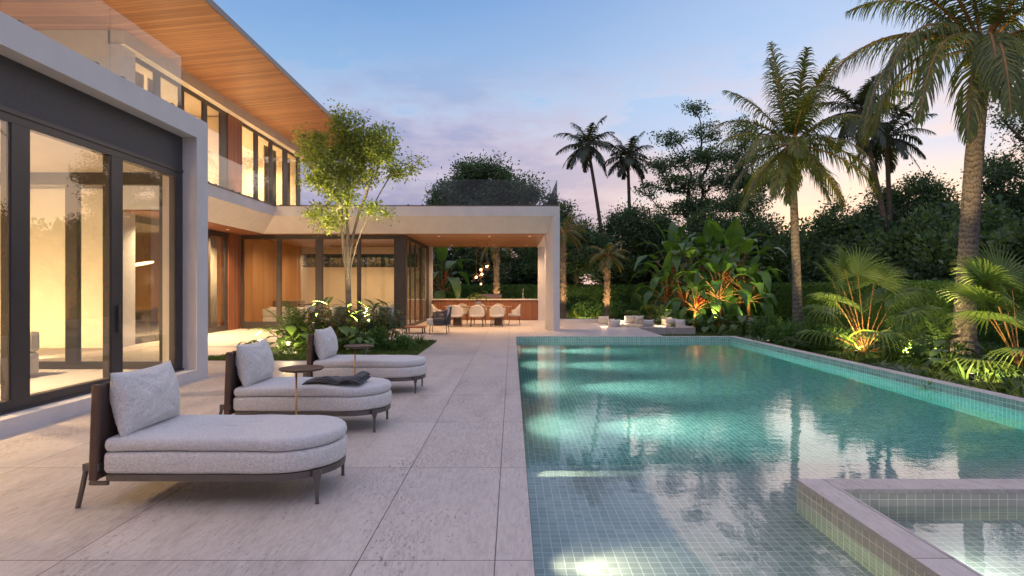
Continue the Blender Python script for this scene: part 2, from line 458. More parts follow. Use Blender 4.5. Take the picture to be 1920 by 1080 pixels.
sl = bpy.data.lights.new('sun', 'SUN'); sl.energy = .5; sl.angle = R(45); sl.color = (1, .72, .50)
so = bpy.data.objects.new('sun', sl); COL.objects.link(so); so.location = (20, 30, 20)
so.rotation_euler = (Vector((0, 0, 0)) - Vector((math.sin(R(33)), math.cos(R(33)), math.sin(R(7))))).to_track_quat('-Z', 'Y').to_euler()

cy = SC.cycles
cy.use_denoising = True; cy.max_bounces = 9; cy.diffuse_bounces = 3; cy.glossy_bounces = 4; cy.transmission_bounces = 6
cy.transparent_max_bounces = 16; cy.volume_bounces = 0; cy.sample_clamp_indirect = 6; cy.use_light_tree = True
cy.caustics_reflective = False; cy.caustics_refractive = True; cy.blur_glossy = .6

# ------------------------------------------------------------------ ground, deck, pool
# pool: water z -.15, left wall x .127, right wall x 7.2, far wall y 18.75
PX0, PX1, PY0, PY1, WZ = .127, 7.2, -1.5, 18.75, -.15
g = MB()
for x0, x1, y0, y1 in ((-400, PX0 - .02, -60, 600), (7.3, 400, -60, 600), (PX0 - .02, 7.3, 18.85, 600), (PX0 - .02, 7.3, -60, -1.6)):
    g.add([(x0, y0, GZ), (x1, y0, GZ), (x1, y1, GZ), (x0, y1, GZ)], [(0, 1, 2, 3)])
tag(g.build('lawn', M['lawn']), kind='structure', label='dark garden lawn around the pool and terrace')
d = MB()
d.box(-24, PX0, -6, 18.75, GZ - .05, 0); d.box(-24, 3.4, 18.75, 29.6, GZ - .05, 0)
d.box(3.4, 5.05, 18.75, 22.95, GZ - .05, 0); d.box(3.4, 5.05, 28.2, 29.6, GZ - .05, 0)
tag(d.build('terrace', M['stone']), kind='structure', label='terrace of large travertine slabs')
# coping on the far and right side
c_ = MB(); c_.box(5.05, 7.45, 18.752, 19.0, -.5, -.002); c_.box(PX1 + .0, 7.45, -1.5, 18.75, -.5, -.002)
tag(c_.build('pool_coping', M['stone'], bevel=.006), kind='structure', label='narrow stone coping of the pool')
# pool shell: walls, floor, steps, shelf
s_ = MB()
FZ = -1.4
def sheet(mb, pts): mb.add(pts, [tuple(range(len(pts)))])
e = .003
sheet(s_, [(PX0 + e, 6.57, FZ), (PX1 - e, 6.57, FZ), (PX1 - e, PY1 - e, FZ), (PX0 + e, PY1 - e, FZ)])
sheet(s_, [(PX0 + e, PY1 - e, FZ), (PX1 - e, PY1 - e, FZ), (PX1 - e, PY1 - e, -.004), (PX0 + e, PY1 - e, -.004)])
sheet(s_, [(PX1 - e, PY1 - e, FZ), (PX1 - e, 5.61, FZ), (PX1 - e, 5.61, -.004), (PX1 - e, PY1 - e, -.004)])
sheet(s_, [(PX0 + e, 5.61, FZ), (PX0 + e, PY1 - e, FZ), (PX0 + e, PY1 - e, -.004), (PX0 + e, 5.61, -.004)])
tag(s_.build('pool_basin', M['ptile']), kind='structure', label='deep end of the pool lined with green mosaic tile')
s2 = MB()
for y0, y1, z, zb in ((6.09, 6.57, -1.08, FZ), (5.61, 6.09, -.78, -1.08), (PY0, 5.61, -.476, -.78)):
    sheet(s2, [(PX0 + e, y0, z), (PX1 - e, y0, z), (PX1 - e, y1, z), (PX0 + e, y1, z)])
    sheet(s2, [(PX0 + e, y1, zb), (PX0 + e, y1, z), (PX1 - e, y1, z), (PX1 - e, y1, zb)])
sheet(s2, [(PX1 - e, 5.61, -.5), (PX1 - e, PY0, -.5), (PX1 - e, PY0, -.004), (PX1 - e, 5.61, -.004)])
sheet(s2, [(PX0 + e, PY0, -.5), (PX0 + e, 5.61, -.5), (PX0 + e, 5.61, -.004), (PX0 + e, PY0, -.004)])
sheet(s2, [(PX0 + e, PY0 + e, -.5), (PX0 + e, PY0 + e, -.004), (PX1 - e, PY0 + e, -.004), (PX1 - e, PY0 + e, -.5)])
tag(s2.build('pool_shelf', M['shelf']), kind='structure', label='shallow tanning shelf and steps of pale mosaic tile')
# spa
SX0, SY1, SW = 2.37, 4.735, .235
sx1 = 5.6
k = MB()
k.box(SX0, SX0 + SW, PY0 + .02, SY1, -.50, -.028); k.box(SX0 + SW, sx1, SY1 - SW, SY1, -.50, -.028)
spaw = k.build('spa_wall', M['stile']); tag(spaw, kind='structure', label='tiled wall of the raised spa')
k = MB()
k.prism([(SX0 - .004, PY0 + .02), (SX0 + SW + .004, PY0 + .02), (SX0 + SW + .004, SY1 - SW - .004), (sx1, SY1 - SW - .004), (sx1, SY1 + .004), (SX0 - .004, SY1 + .004)], -.028, .012)
k2 = k.build('spa_coping', M['stone'], bevel=.004); tag(k2, kind='structure', label='stone coping round the spa')
k = MB(); IX, IY = SX0 + SW, SY1 - SW
k.box(IX, 3.33, PY0 + .05, IY - .0, -1.2, -.52); k.box(3.33, sx1 - .1, 4.18, IY, -1.2, -.523)
sheet(k, [(3.33, PY0 + .05, -1.1), (sx1 - .1, PY0 + .05, -1.1), (sx1 - .1, 4.18, -1.1), (3.33, 4.18, -1.1)])
tag(k.build('spa_bench', M['stile']), kind='structure', label='tiled bench inside the spa')
# water bodies (closed, reaching 2 cm into walls and floor)
wb = MB(); wb.prism([(PX0 - .02, PY0 - .02), (SX0 + .02, PY0 - .02), (SX0 + .02, SY1 - .02), (PX1 + .02, SY1 - .02), (PX1 + .02, PY1 + .02), (PX0 - .02, PY1 + .02)], FZ - .05, WZ)
tag(wb.build('pool_water', M['water']), kind='structure', label='clear turquoise pool water lit from below')
wb = MB(); wb.box(IX - .02, sx1 - .12, PY0 + .03, IY + .02, -1.25, -.125)
tag(wb.build('spa_water', M['water']), kind='structure', label='calm water in the spa')
# underwater lamps in the left pool wall
for i, yy in enumerate((17.3, 14.35, 11.45, 8.55)):
    q = thing('pool_lamp', ['round pool lamp in the side wall nearest the far end', 'second underwater lamp from the far end of the pool', 'third underwater lamp from the far end of the pool', 'underwater lamp just beyond the pool steps'][i], 'pool lamp', (PX0 + .004, yy, -.85), 0, 'underwater lamps along the side wall')
    mb = MB(); mb.tube([(0, 0, 0), (.015, 0, 0)], .09, 24); mb.build('rim', M['chrome'], q, uv=False)
    mb = MB(); mb.tube([(.015, 0, 0), (.02, 0, 0)], .07, 24); mb.build('lens', M['plens'], q, uv=False)
    spot('pool_lamp_light', (PX0 + .05, yy, -.85), (PX0 + 3, yy, -1.45), POOLP * .15, (.95, 1, .84), 160, .8, .05)
    spot('pool_lamp_throw', (PX0 + .05, yy, -.80), (PX0 + 7, yy - .6, -.72), POOLP * 1.9, (.92, 1, .90), 62, 1.0, .05)
    spot('pool_lamp_beam', (PX0 + .05, yy, -.85), (PX0 + 3.4, yy, -1.42), POOLP * 1.5, (1, .96, .76), 34, 1.0, .05)
for i, (yy, zz, pw) in enumerate(((5.85, -.62, .09), (3.88, -.31, .016))):
    q = thing('pool_lamp', ['small pool lamp beside the upper step', 'small pool lamp beside the tanning shelf'][i], 'pool lamp', (PX0 + .004, yy, zz), 0, 'underwater lamps along the side wall')
    mb = MB(); mb.tube([(0, 0, 0), (.008, 0, 0)], .035, 24); mb.build('rim', M['chrome'], q, uv=False)
    mb = MB(); mb.tube([(.008, 0, 0), (.011, 0, 0)], .026, 24); mb.build('lens', M['plens'], q, uv=False)
    spot('pool_lamp_light', (PX0 + .05, yy, zz), (PX0 + (3, 1.5)[i], yy, zz - (.35, .20)[i]), POOLP * pw, (1, .86, .62), (125, 115)[i], 1.0, .03)
spot('pool_lamp_throw', (PX0 + .05, 3.9, -.30), (SX0, 3.6, -.34), 75, (1, .84, .58), 75, 1.0, .012)
spot('spa_lamp_light', (IX + .06, 3.55, -.30), (IX + .7, 3.6, -.8), 55, (1, .95, .8), 120, .8, .04)
# ------------------------------------------------------------------ house
HL = (-10.6, 15.2, 0)
house = thing('modern_house', 'two storey white house with bronze framed glass walls and a wide timber soffit roof', 'house', HL)
def hp(name, mat, boxes, bevel=0, parent=None, label=None):
    mb = MB()
    for b in boxes: mb.box(*b)
    o = mb.build(name, M[mat], parent or house, bevel=bevel, world=True)
    if label: o['label'] = label
    return o
YN = -4.0
# near block: white portal frame
mb = MB()
mb.box(-6.1, -5.5, YN, 10.29, 0, .172); mb.box(-6.1, -5.5, 9.93, 10.29, .172, 4.226); mb.box(-6.1, -5.5, YN, 10.29, 4.226, 4.576)
mb.build('portal_frame', M['plaster'], house, world=True)
hp('terrace_roof', 'plaster', [(-16, -6.1, YN, 10.29, 4.25, 4.56)])
hp('header_panel', 'panel', [(-5.80, -5.752, YN, 9.93, 3.66, 4.226)])
hp('ceiling', 'cream', [(-16, -5.86, YN, 10.0, 3.64, 3.72)])
hp('floor', 'plaster', [(-16, -6.1, YN, 10.29, .02, .168)])
hp('wall', 'cream', [(-16.2, -16, YN, 15.2, 0, 4.2), (-16, -6.1, YN - .2, YN, 0, 4.2)])

def glazing(axis, plane, spans, z0, z1, rail_b, rail_t, ends, th=.10, mull=None, name='sliding_door', parent=None, glass='glass', curtain=False):
    """axis 'X': wall in the plane X=plane, spans along Y; axis 'Y': plane Y=plane, spans along X.
    spans = clear glass openings; ends = (start, end) of the frame"""
    def bx(a0, a1, zz0, zz1, o0=0, o1=th):
        return (plane - o1, plane - o0, a0, a1, zz0, zz1) if axis == 'X' else (a0, a1, plane + o0, plane + o1, zz0, zz1)
    mb = MB()
    mb.box(*bx(ends[0], ends[1], z0, rail_b)); mb.box(*bx(ends[0], ends[1], rail_t, z1))
    cur = ends[0]
    for a0, a1 in spans + [(ends[1], None)]:
        if a0 - cur > .01: mb.box(*bx(cur, a0, rail_b, rail_t, -.003, th + .003))
        cur = a1
    # slim inner stops
    for a0, a1 in spans:
        mb.box(*bx(a0 - .001, a0 + .018, rail_b, rail_t, .006, .040)); mb.box(*bx(a1 - .018, a1 + .001, rail_b, rail_t, .006, .040))
    f = mb.build(name, M['dark'], parent or house, bevel=.004, world=True)
    for a0, a1 in spans:
        g = MB(); g.box(*bx(a0 + .005, a1 - .005, rail_b - .01, rail_t + .01, .014, .024)); g.build('pane', M[glass], f, world=True)
    return f
# living room front: bottom rail .17-.31, head 3.48-3.66
glazing('X', -5.75, [(YN + .1, -2.0), (-1.8, 1.2), (1.4, 3.9), (4.1, 6.53), (6.78, 8.16), (8.40, 9.74)], .172, 3.66, .31, 3.50, (YN, 9.93), .12)
# a slimmer inset frame line on the mullions
hp('track', 'dark', [(-5.748, -5.72, YN, 9.925, .174, .20), (-5.749, -5.735, YN, 9.925, 3.60, 3.655)])
# back of living room towards the courtyard
glazing('Y', 10.02, [(-13.2, -11.2), (-11.0, -8.9), (-8.75, -7.86), (-7.66, -6.2)], .172, 3.64, .30, 3.42, (-16, -6.1), .10)
# main body, walls facing the courtyard
hp('wall', 'cream', [(-22, -10.75, 15.2, 15.4, 0, 4.25), (-22, -10.75, 15.2, 15.4, 4.62, 8.60)])
hp('column', 'plaster', [(-10.78, -10.45, 15.18, 15.78, 0, 4.25), (-10.78, -10.45, 15.18, 15.78, 4.62, 8.12)])
hp('wall', 'cream', [(-22, -21.8, 15.4, 28.6, 0, 8.6), (-21.8, -4.2, 28.6, 28.8, 0, 2.64), (-21.8, -10.7, 28.6, 28.8, 2.64, 8.6), (-10.7, -4.2, 28.6, 28.8, 3.31, 3.66), (-4.75, -4.2, 28.6, 28.8, 2.64, 3.31)])
glazing('Y', 28.65, [(-10.6, -8.7), (-8.62, -6.7), (-6.62, -4.8)], 2.64, 3.31, 2.68, 3.27, (-10.7, -4.75), .08, name='clerestory_window')
hp('floor', 'stone', [(-21.8, -4.2, 15.4, 28.6, .0, .018)])
glazing('X', -10.6, [(15.95, 17.25), (17.45, 18.75), (18.95, 19.85), (20.0, 21.0)], .0, 3.66, .22, 3.46, (15.78, 21.2), .05)
hp('cladding', 'clad', [(-10.85, -10.55, 21.2, 22.1, 0, 3.66)], .003)
# balcony slab and pavilion roof edge with the splayed underside
mb = MB(); y0 = 15.2
pr = [(-8.77, 4.257), (-8.77, 4.61), (-10.7, 4.61), (-10.7, 3.70), (-9.4, 3.66)]
ye = lambda x: 20.95 + (-8.77 - x) * (.6 / .63) if x > -9.5 else 22.3
mb.add([(x, y0, z) for x, z in pr] + [(x, ye(x), z) for x, z in pr], [tuple(range(5)), tuple(range(5, 10))[::-1]] + [(i, 5 + i, 5 + (i + 1) % 5, (i + 1) % 5) for i in range(5)])
mb.build('balcony_slab', M['plaster'], house, world=True)
hp('balcony_soffit', 'clad', [(-10.6, -9.42, 15.2, 22.1, 3.655, 3.695)])
mb = MB()
A = [(-8.77, 20.95, 4.257), (1.53, 20.95, 4.257), (1.28, 21.55, 3.66), (-9.4, 21.55, 3.66), (-8.77, 20.95, 4.61), (1.76, 20.95, 4.61), (1.76, 20.95, 4.257), (1.76, 21.55, 3.66), (1.76, 21.55, 4.61), (-9.4, 21.55, 4.61), (-8.77, 21.55, 4.61)]
mb.add(A, [(0, 3, 2, 1), (0, 1, 6, 5, 4), (4, 5, 8, 9)])
mb.box(-10.6, 1.76, 21.55, 28.8, 3.70, 4.61)
# splayed corner column
mb.add([(1.76, 20.95, 0), (1.53, 20.95, 0), (1.28, 21.55, 0), (1.28, 22.2, 0), (1.76, 22.2, 0),
        (1.76, 20.95, 4.257), (1.53, 20.95, 4.257), (1.28, 21.55, 3.66), (1.28, 22.2, 3.70), (1.76, 22.2, 3.70)],
       [(0, 1, 6, 5), (1, 2, 7, 6), (2, 3, 8, 7), (3, 4, 9, 8)])
mb.add([(1.76, 22.2, 0), (1.76, 20.95, 0), (1.76, 20.95, 4.61), (1.76, 21.55, 4.61), (1.76, 21.55, 3.70), (1.76, 22.2, 3.70)], [(1, 0, 5, 4, 3, 2)])
mb.build('pavilion_frame', M['plaster'], house, world=True)
hp('column', 'plaster', [(1.30, 1.76, 28.25, 28.75, 0, 3.66)]); hp('column', 'plaster', [(-4.16, -3.98, 28.4, 28.6, 0, 3.66)])
hp('edge_beam', 'plaster', [(1.26, 1.76, 22.2, 28.8, 3.64, 3.74)])
hp('pavilion_soffit', 'soffit', [(-4.10, 1.26, 21.56, 28.75, 3.66, 3.698)]); hp('ceiling', 'soffit', [(-10.6, -4.12, 21.56, 28.6, 3.664, 3.698)])
hp('roof_edge_cap', 'cap', [(-8.76, 1.72, 20.97, 21.1, 4.61, 4.655), (-8.87, -8.76, 15.2, 21.1, 4.61, 4.655)])
# garden wing glass
X = lambda px: (px - 960) / FPX * 22.12
glazing('Y', 22.12, [(X(455.5), X(519)), (X(526.5), X(592)), (X(604.5), X(670)), (X(676), X(739.5))], 0, 3.66, .29, 3.50, (-10.55, -4.30), .12)
hp('corner_post', 'dark', [(-4.46, -4.12, 22.10, 22.42, 0, 3.66)], .004)
glazing('X', -4.14, [(22.5, 23.2), (23.3, 24.4), (24.5, 25.75), (26.35, 27.75)], 0, 3.66, .14, 3.50, (22.42, 28.4), .05)
hp('feature_wall', 'oak', [(-10.85, -10.58, 22.35, 28.6, .02, 3.66)])
hp('feature_wall', 'oak', [(-21.8, -10.9, 24.6, 24.75, .02, 4.2)])
hp('ceiling', 'cream', [(-21.8, -10.72, 15.4, 28.6, 4.0, 4.6)])
# upper floor
def uy(px): return 10.6 * FPX / (960 - px)
F2 = 4.62
glazing('X', -10.6, [(15.94, 16.86), (17.16, 18.12), (18.41, 19.49), (19.79, 20.65)], F2, 8.12, 4.75, 7.98, (15.78, 21.16), .05, name='upper_window')
hp('cladding', 'clad', [(-10.85, -10.57, 21.16, 22.29, F2, 8.12)], .003)
glazing('X', -10.6, [(22.33, 23.40), (23.76, 24.85), (25.2, 26.36), (26.86, 28.02)], F2, 8.12, 4.75, 7.98, (22.29, 28.45), .05, name='upper_window')
hp('eave_beam', 'cream', [(-10.8, -10.35, 15.2, 28.8, 8.12, 8.52)])
hp('floor', 'plaster', [(-21.8, -10.78, 15.4, 28.6, 4.6, 4.66)]); hp('wall', 'cream', [(-14.6, -14.45, 15.4, 28.6, 4.66, 8.1), (-14.4, -10.9, 21.6, 21.8, 4.66, 8.1)])
hp('ceiling', 'cream', [(-21.8, -10.82, 15.4, 28.6, 8.15, 8.3)])
roof = MB(); RX0, RX1, RY0, RY1 = -22.5, -7.62, 3.0, 31.0
zi, zo = 8.50, 8.765
roof.add([(RX0, RY0, 8.5), (-10.5, RY0, 8.5), (RX1, RY0, zo), (RX1, RY0, zo + .16), (RX0, RY0, 9.1),
          (RX0, RY1, 8.5), (-10.5, RY1, 8.5), (RX1, RY1, zo), (RX1, RY1, zo + .16), (RX0, RY1, 9.1)],
         [(0, 1, 2, 3, 4), (9, 8, 7, 6, 5), (0, 5, 6, 1), (1, 6, 7, 2), (3, 8, 9, 4), (4, 9, 5, 0), (2, 7, 8, 3)])
rf = roof.build('roof', M['fascia'], house, world=True)
sf = MB()
sf.add([(-10.36, RY0 + .05, zi - .012), (RX1 - .03, RY0 + .05, zo - .012), (RX1 - .03, RY1 - .05, zo - .012), (-10.36, RY1 - .05, zi - .012)], [(3, 2, 1, 0)])
sf.add([(RX0, RY0 + .05, zi - .014), (-10.36, RY0 + .05, zi - .014), (-10.36, 15.2, zi - .014), (RX0, 15.2, zi - .014)], [(3, 2, 1, 0)])
sf.build('soffit', M['soffit'], rf, world=True)
# railings: frameless glass
def rail(x0, x1, y0, y1, z0, z1, n, alongx):
    for i in range(n):
        a, b = i / n, (i + 1) / n
        g = MB()
        if alongx: g.box(x0 + (x1 - x0) * a + .006, x0 + (x1 - x0) * b - .006, y0, y0 + .016, z0, z1)
        else: g.box(x0, x0 + .016, y0 + (y1 - y0) * a + .006, y0 + (y1 - y0) * b - .006, z0, z1)
        o = g.build('railing_pane', M['rail'], house, world=True)
        for q in (.15, .85):
            c = MB()
            if alongx: xx = x0 + (x1 - x0) * (a + (b - a) * q); c.box(xx - .03, xx + .03, y0 - .012, y0 + .028, z0 - .02, z0 + .06)
            else: yy = y0 + (y1 - y0) * (a + (b - a) * q); c.box(x0 - .012, x0 + .028, yy - .03, yy + .03, z0 - .02, z0 + .06)
            c.build('clamp', M['bronze'], o, bevel=.003, world=True)
rail(-5.60, 0, YN, 9.62, 4.576, 5.51, 8, False)
rail(-10.0, -5.60, 9.62, 9.62, 4.576, 5.51, 2, True)
rail(-8.82, 0, 15.3, 21.02, 4.64, 5.60, 4, False)
rail(-8.80, 1.66, 21.02, 21.02, 4.64, 5.60, 6, True)
rail(1.66, 0, 21.04, 28.6, 4.64, 5.60, 4, False)
# curtains (parts of the house interior)
def curtain(axis, plane, a0, a1, z0, z1, amp=.035, wl=.11, name='curtain', gathered=1):
    n = int((a1 - a0) / wl * 8); top = []; bot = []
    vs = []; fs = []
    for i in range(n + 1):
        a = a0 + (a1 - a0) * i / n; q = plane + amp * math.sin(2 * math.pi * i / 8) * (1 + .3 * math.sin(i * .37)) * gathered
        p = (q, a) if axis == 'X' else (a, q)
        vs += [(*p, z0), (*p, z1)]
    for i in range(n): fs.append((2 * i, 2 * i + 2, 2 * i + 3, 2 * i + 1))
    m = MB(); m.add(vs, fs); o = m.build(name, M['curtain'], house, smooth=True, uv=False, world=True)
    sd_ = o.modifiers.new('s', 'SOLIDIFY'); sd_.thickness = .004
    return o
curtain('X', -10.95, 20.0, 21.1, .03, 3.45); curtain('X', -10.95, 19.0, 19.6, .03, 3.45)
for a0, a1 in ((15.9, 17.0), (17.16, 17.45), (25.2, 26.5), (27.3, 28.1)): curtain('X', -11.0, a0, a1, 4.68, 7.95)
# recessed downlights + light
def downlight(x, y, z, power, col=(1, .66, .34), angle=120, parent=None, name='downlight'):
    mb = MB(); mb.lathe([(.055, -.004), (.055, .0)], 16, (x, y, z - .001))
    o = mb.build(name, M['lens'], parent or house, uv=False, world=True)
    spot('downlight_light', (x, y, z - .02), (x, y, 0), power, col, angle, .9, .05)
WARM = (1, .67, .35)
for x in (-8.2, -11.5):
    for y in (-1.5, 1.6, 4.6, 7.6): downlight(x, y, 3.636, 360 * HL_P, WARM, 150)
for x in (-13.5, -17.5):
    for y in (17.5, 20.5, 23): downlight(x, y, 3.99, 85 * HL_P, WARM, 150)
for x in (-9.2, -7.2, -5.4):
    for y in (23.6, 26.8): downlight(x, y, 3.66, 75 * HL_P, WARM, 150)
for y in (16.4, 18.2, 20.0): downlight(-10.0, y, 3.652, 330 * HL_P, WARM, 140)
for x in (-2.9, -.9, .7):
    for y in (22.6, 27.4): downlight(x, y, 3.658, 110 * HL_P, (1, .62, .32), 140)  # downlights added here to fill the pavilion with warm light
for y in (10.9, 13.5): downlight(-12.6, y, 3.64, 1 * HL_P, WARM, 140) if False else None
for y in (16.6, 19.2, 23.2, 25.4, 27.4):
    downlight(-12.6, y, 8.148, 600 * HL_P, WARM, 150)
# uplights added on the balcony, standing in for window glow on the soffit
for i, y in enumerate((16.0, 18.0, 20.0, 22.0, 24.0, 26.0, 28.0)):
    mb = MB(); mb.box(-10.15, -10.03, y - .06, y + .06, F2 + .001, F2 + .09); mb.build('added_uplight', M['dark'], house, bevel=.004, world=True)
    spot('soffit_fill_light', (-10.09, y, F2 + .11), (-9.6, y, 8.6), 58 * HL_P, (1, .62, .30), 110, .9, .04)
for i, y in enumerate((6.0, 8.2, 10.4, 12.6)):
    pass
# floor lamps added to brighten the near court wall evenly
for y in ( -15.2,): pass
for x in (-10.9, -13.2, -15.5):
    spot('court_fill_light', (x, 12.6, .10), (x, 15.25, 1.9), 210 * HL_P, WARM, 150, .9, .05)
    mb = MB(); mb.box(x - .09, x + .09, 12.51, 12.69, .001, .05); mb.build('added_ground_light', M['dark'], house, bevel=.004, world=True)
for y in (-1.9, 1.3, 4.0, 8.28):
    mb = MB(); mb.box(-5.745, -5.70, y - .012, y + .012, .95, 1.35); mb.build('handle', M['bronze'], house, bevel=.004, world=True)
# ------------------------------------------------------------------ furniture
def stadium(L, Wd, n=20, rb=.07):
    """outline: square-ish back at -x, half round front at +x; counter-clockwise"""
    r = Wd / 2; pts = []; xf = L / 2 - r
    for i in range(n + 1):
        a = -math.pi / 2 + math.pi * i / n; pts.append((xf + r * math.cos(a), r * math.sin(a)))
    for cx, cy, a0 in ((-L / 2 + rb, r - rb, 90), (-L / 2 + rb, -r + rb, 180)):
        for i in range(5):
            a = R(a0 + 90 * i / 4); pts.append((cx + rb * math.cos(a), cy + rb * math.sin(a)))
    # densify the straight sides
    out = []
    for i, p in enumerate(pts):
        q = pts[(i + 1) % len(pts)]; out.append(p); d = math.hypot(q[0] - p[0], q[1] - p[1])
        m = int(d / .08)
        for k in range(1, m): out.append((p[0] + (q[0] - p[0]) * k / m, p[1] + (q[1] - p[1]) * k / m))
    return out
def inset(pts, d):
    n = len(pts); o = []
    for i in range(n):
        a, b = pts[i - 1], pts[(i + 1) % n]; tx, ty = b[0] - a[0], b[1] - a[1]; l = math.hypot(tx, ty) or 1
        o.append((pts[i][0] - ty / l * d, pts[i][1] + tx / l * d))
    return o
def cushion(outline, z0, z1, r=.045, dome=.012, wav=.004):
    rings = []
    prof = [(r, z0), (r * .3, z0 + r * .3), (0, z0 + r), (0, z1 - r), (r * .12, z1 - r * .5), (r * .45, z1 - r * .12), (r, z1)]
    for d, z in prof: rings.append([(x, y, z) for x, y in inset(outline, d)])
    base = inset(outline, r); cx = sum(p[0] for p in base) / len(base)
    for f in (.85, .65, .4, .15):
        rg = []
        for x, y in base:
            xx = x * (1 - (1 - f) * .35) if False else x; 
            rg.append((x * (f * .25 + .75) if f > .5 else x * (f * .6 + .58), y * f, z1 + dome * (1 - f * f)))
        rings.append(rg)
    mb = MB(); mb.rings(rings)
    mb.v = [(x, y, z + wav * mnoise.noise(Vector((x * 4, y * 4, z * 6))) + wav * .5 * mnoise.noise(Vector((x * 13, y * 13, z * 9)))) for x, y, z in mb.v]
    return mb
def pillow_mesh(Wd, Ht, T, seed=0, n=26, wr=1.0):
    """soft pillow: lies in the y/z plane, thickness along x, base at z=0"""
    mb = MB(); vs = []; idx = {}
    for side in (1, -1):
        for i in range(n + 1):
            for j in range(n + 1):
                u, v = -1 + 2 * i / n, -1 + 2 * j / n
                if side == -1 and (i in (0, n) or j in (0, n)): idx[(side, i, j)] = idx[(1, i, j)]; continue
                pin = 1 - .07 * (1 - abs(v) ** 2.0) * (abs(u) ** 3); pv = 1 - .09 * (1 - abs(u) ** 2.0) * (abs(v) ** 3)
                y = u * Wd / 2 * pin; z = v * Ht / 2 * pv
                t = T / 2 * ((1 - abs(u) ** 2.3) * (1 - abs(v) ** 2.3)) ** .62
                k = mnoise.noise(Vector((u * 2 + seed, v * 2.5, side * 2.0))) * .016 * wr
                # creases that fan from the corners
                cr = 0
                for cu, cv in ((-1, -1), (1, -1), (-1, 1), (1, 1)):
                    dd = math.hypot(u - cu, v - cv); an = math.atan2(v - cv, u - cu)
                    cr += math.sin(an * 17 + seed + dd * 2.5) * math.exp(-((dd - .75) / .45) ** 2) * .0075 * wr
                edge = min(1, t / (T * .22))
                idx[(side, i, j)] = len(vs)
                vs.append((side * (t + (k + cr) * edge), y, z + Ht / 2))
    fs = []
    for side in (1, -1):
        for i in range(n):
            for j in range(n):
                q = (idx[(side, i, j)], idx[(side, i + 1, j)], idx[(side, i + 1, j + 1)], idx[(side, i, j + 1)])
                fs.append(q if side == 1 else q[::-1])
    mb.add(vs, fs); return mb
def add_pillow(parent, name, mat, Wd, Ht, T, loc, lean=0, rz=0, seed=0, wr=1.0, label=None):
    o = pillow_mesh(Wd, Ht, T, seed, wr=wr).build(name, M[mat], parent, smooth=True, uv=False)
    o.location = loc; o.rotation_euler = (0, lean, rz)
    if label: o['label'] = label
    return o
def make_chaise(label, loc):
    t = thing('chaise_lounge', label, 'chaise lounge', loc, 0, 'grey chaise lounges on the pool terrace')
    L, Wd = 1.66, .84
    ol = stadium(L, Wd)
    # metal band frame
    a = inset(ol, .012); b = inset(ol, .045); n = len(ol); mb = MB()
    mb.add([(x, y, .195) for x, y in a] + [(x, y, .245) for x, y in a] + [(x, y, .245) for x, y in b] + [(x, y, .195) for x, y in b],
           [(i + r * n, (i + 1) % n + r * n, (i + 1) % n + ((r + 1) % 4) * n, i + ((r + 1) % 4) * n) for r in range(4) for i in range(n)])
    mb.prism(inset(ol, .05), .225, .24)
    mb.build('frame', M['bronze'], t, uv=False)
    cushion(ol, .243, .402, .035, 0).build('base_cushion', M['boucle'], t, smooth=True, uv=False)
    cushion(inset(ol, .004), .404, .505, .040, .016, .006).build('mattress', M['linen'], t, smooth=True, uv=False)
    # backrest: padded strap panel between two curved uprights
    mb = MB(); sec = []
    for k in range(9):
        q = k / 8; z = .20 + .70 * q; x = -L / 2 - .045 + .025 * q
        sec.append((x, z))
    rg = []
    for x, z in sec:
        ww = .385 if z < .82 else .385 - (z - .82) * .6
        th = .018
        rg.append([(x - th, -ww, z), (x + th, -ww, z), (x + th, ww, z), (x - th, ww, z)])
    mb.rings(rg); mb.build('backrest', M['leather'], t, bevel=.01, uv=False)
    for sy in (-1, 1):
        mb = MB(); rg = []
        for x, z in sec:
            yy = sy * .405
            rg.append([(x - .036, yy - .022, z), (x + .030, yy - .022, z), (x + .030, yy + .022, z), (x - .036, yy + .022, z)])
        mb.rings(rg); mb.build('back_upright', M['walnut'], t, bevel=.014, uv=False)
    # rear splayed legs with bracket
    for sy in (-1, 1):
        mb = MB(); x0 = -L / 2 - .105
        mb.rings([[(x0 + q * -.065 - .013, sy * .40 - .016, zz), (x0 + q * -.065 + .013, sy * .40 - .016, zz), (x0 + q * -.065 + .013, sy * .40 + .016, zz), (x0 + q * -.065 - .013, sy * .40 + .016, zz)] for q, zz in ((1, 0), (.5, .14), (0, .30))])
        mb.box(x0 - .02, x0 + .10, sy * .40 - .02, sy * .40 + .02, .27, .325)
        mb.box(x0 + .02, x0 + .16, sy * .40 - .012, sy * .40 + .012, .165, .195)
        mb.build('leg', M['bronze'], t, bevel=.005, uv=False)
        mb = MB(); x1 = L / 2 - .115; y1 = sy * .322
        mb.rings([[(x1 - w_, y1 - .011, zz), (x1 + w_, y1 - .011, zz), (x1 + w_, y1 + .011, zz), (x1 - w_, y1 + .011, zz)] for w_, zz in ((.011, .006), (.014, .15), (.030, .205), (.030, .25))])
        mb.lathe([(.017, 0), (.017, .008)], 12, (x1, y1, 0))
        mb.build('leg', M['bronze'], t, bevel=.003, uv=False)
    add_pillow(t, 'pillow', 'boucle', .75, .50, .28, (-L / 2 + .12, .0, .484), R(-9), R(0), loc[1])
    return t
ch = make_chaise('near grey chaise lounge with boucle pillow, closest to the camera', (-2.16, 4.54, 0))
dup(ch, 'middle grey chaise lounge with a charcoal throw on its seat', (-2.24, 6.63, 0))
dup(ch, 'farthest grey chaise lounge beside the planting bed', (-2.18, 8.95, 0))
for o in COL.objects:
    pass
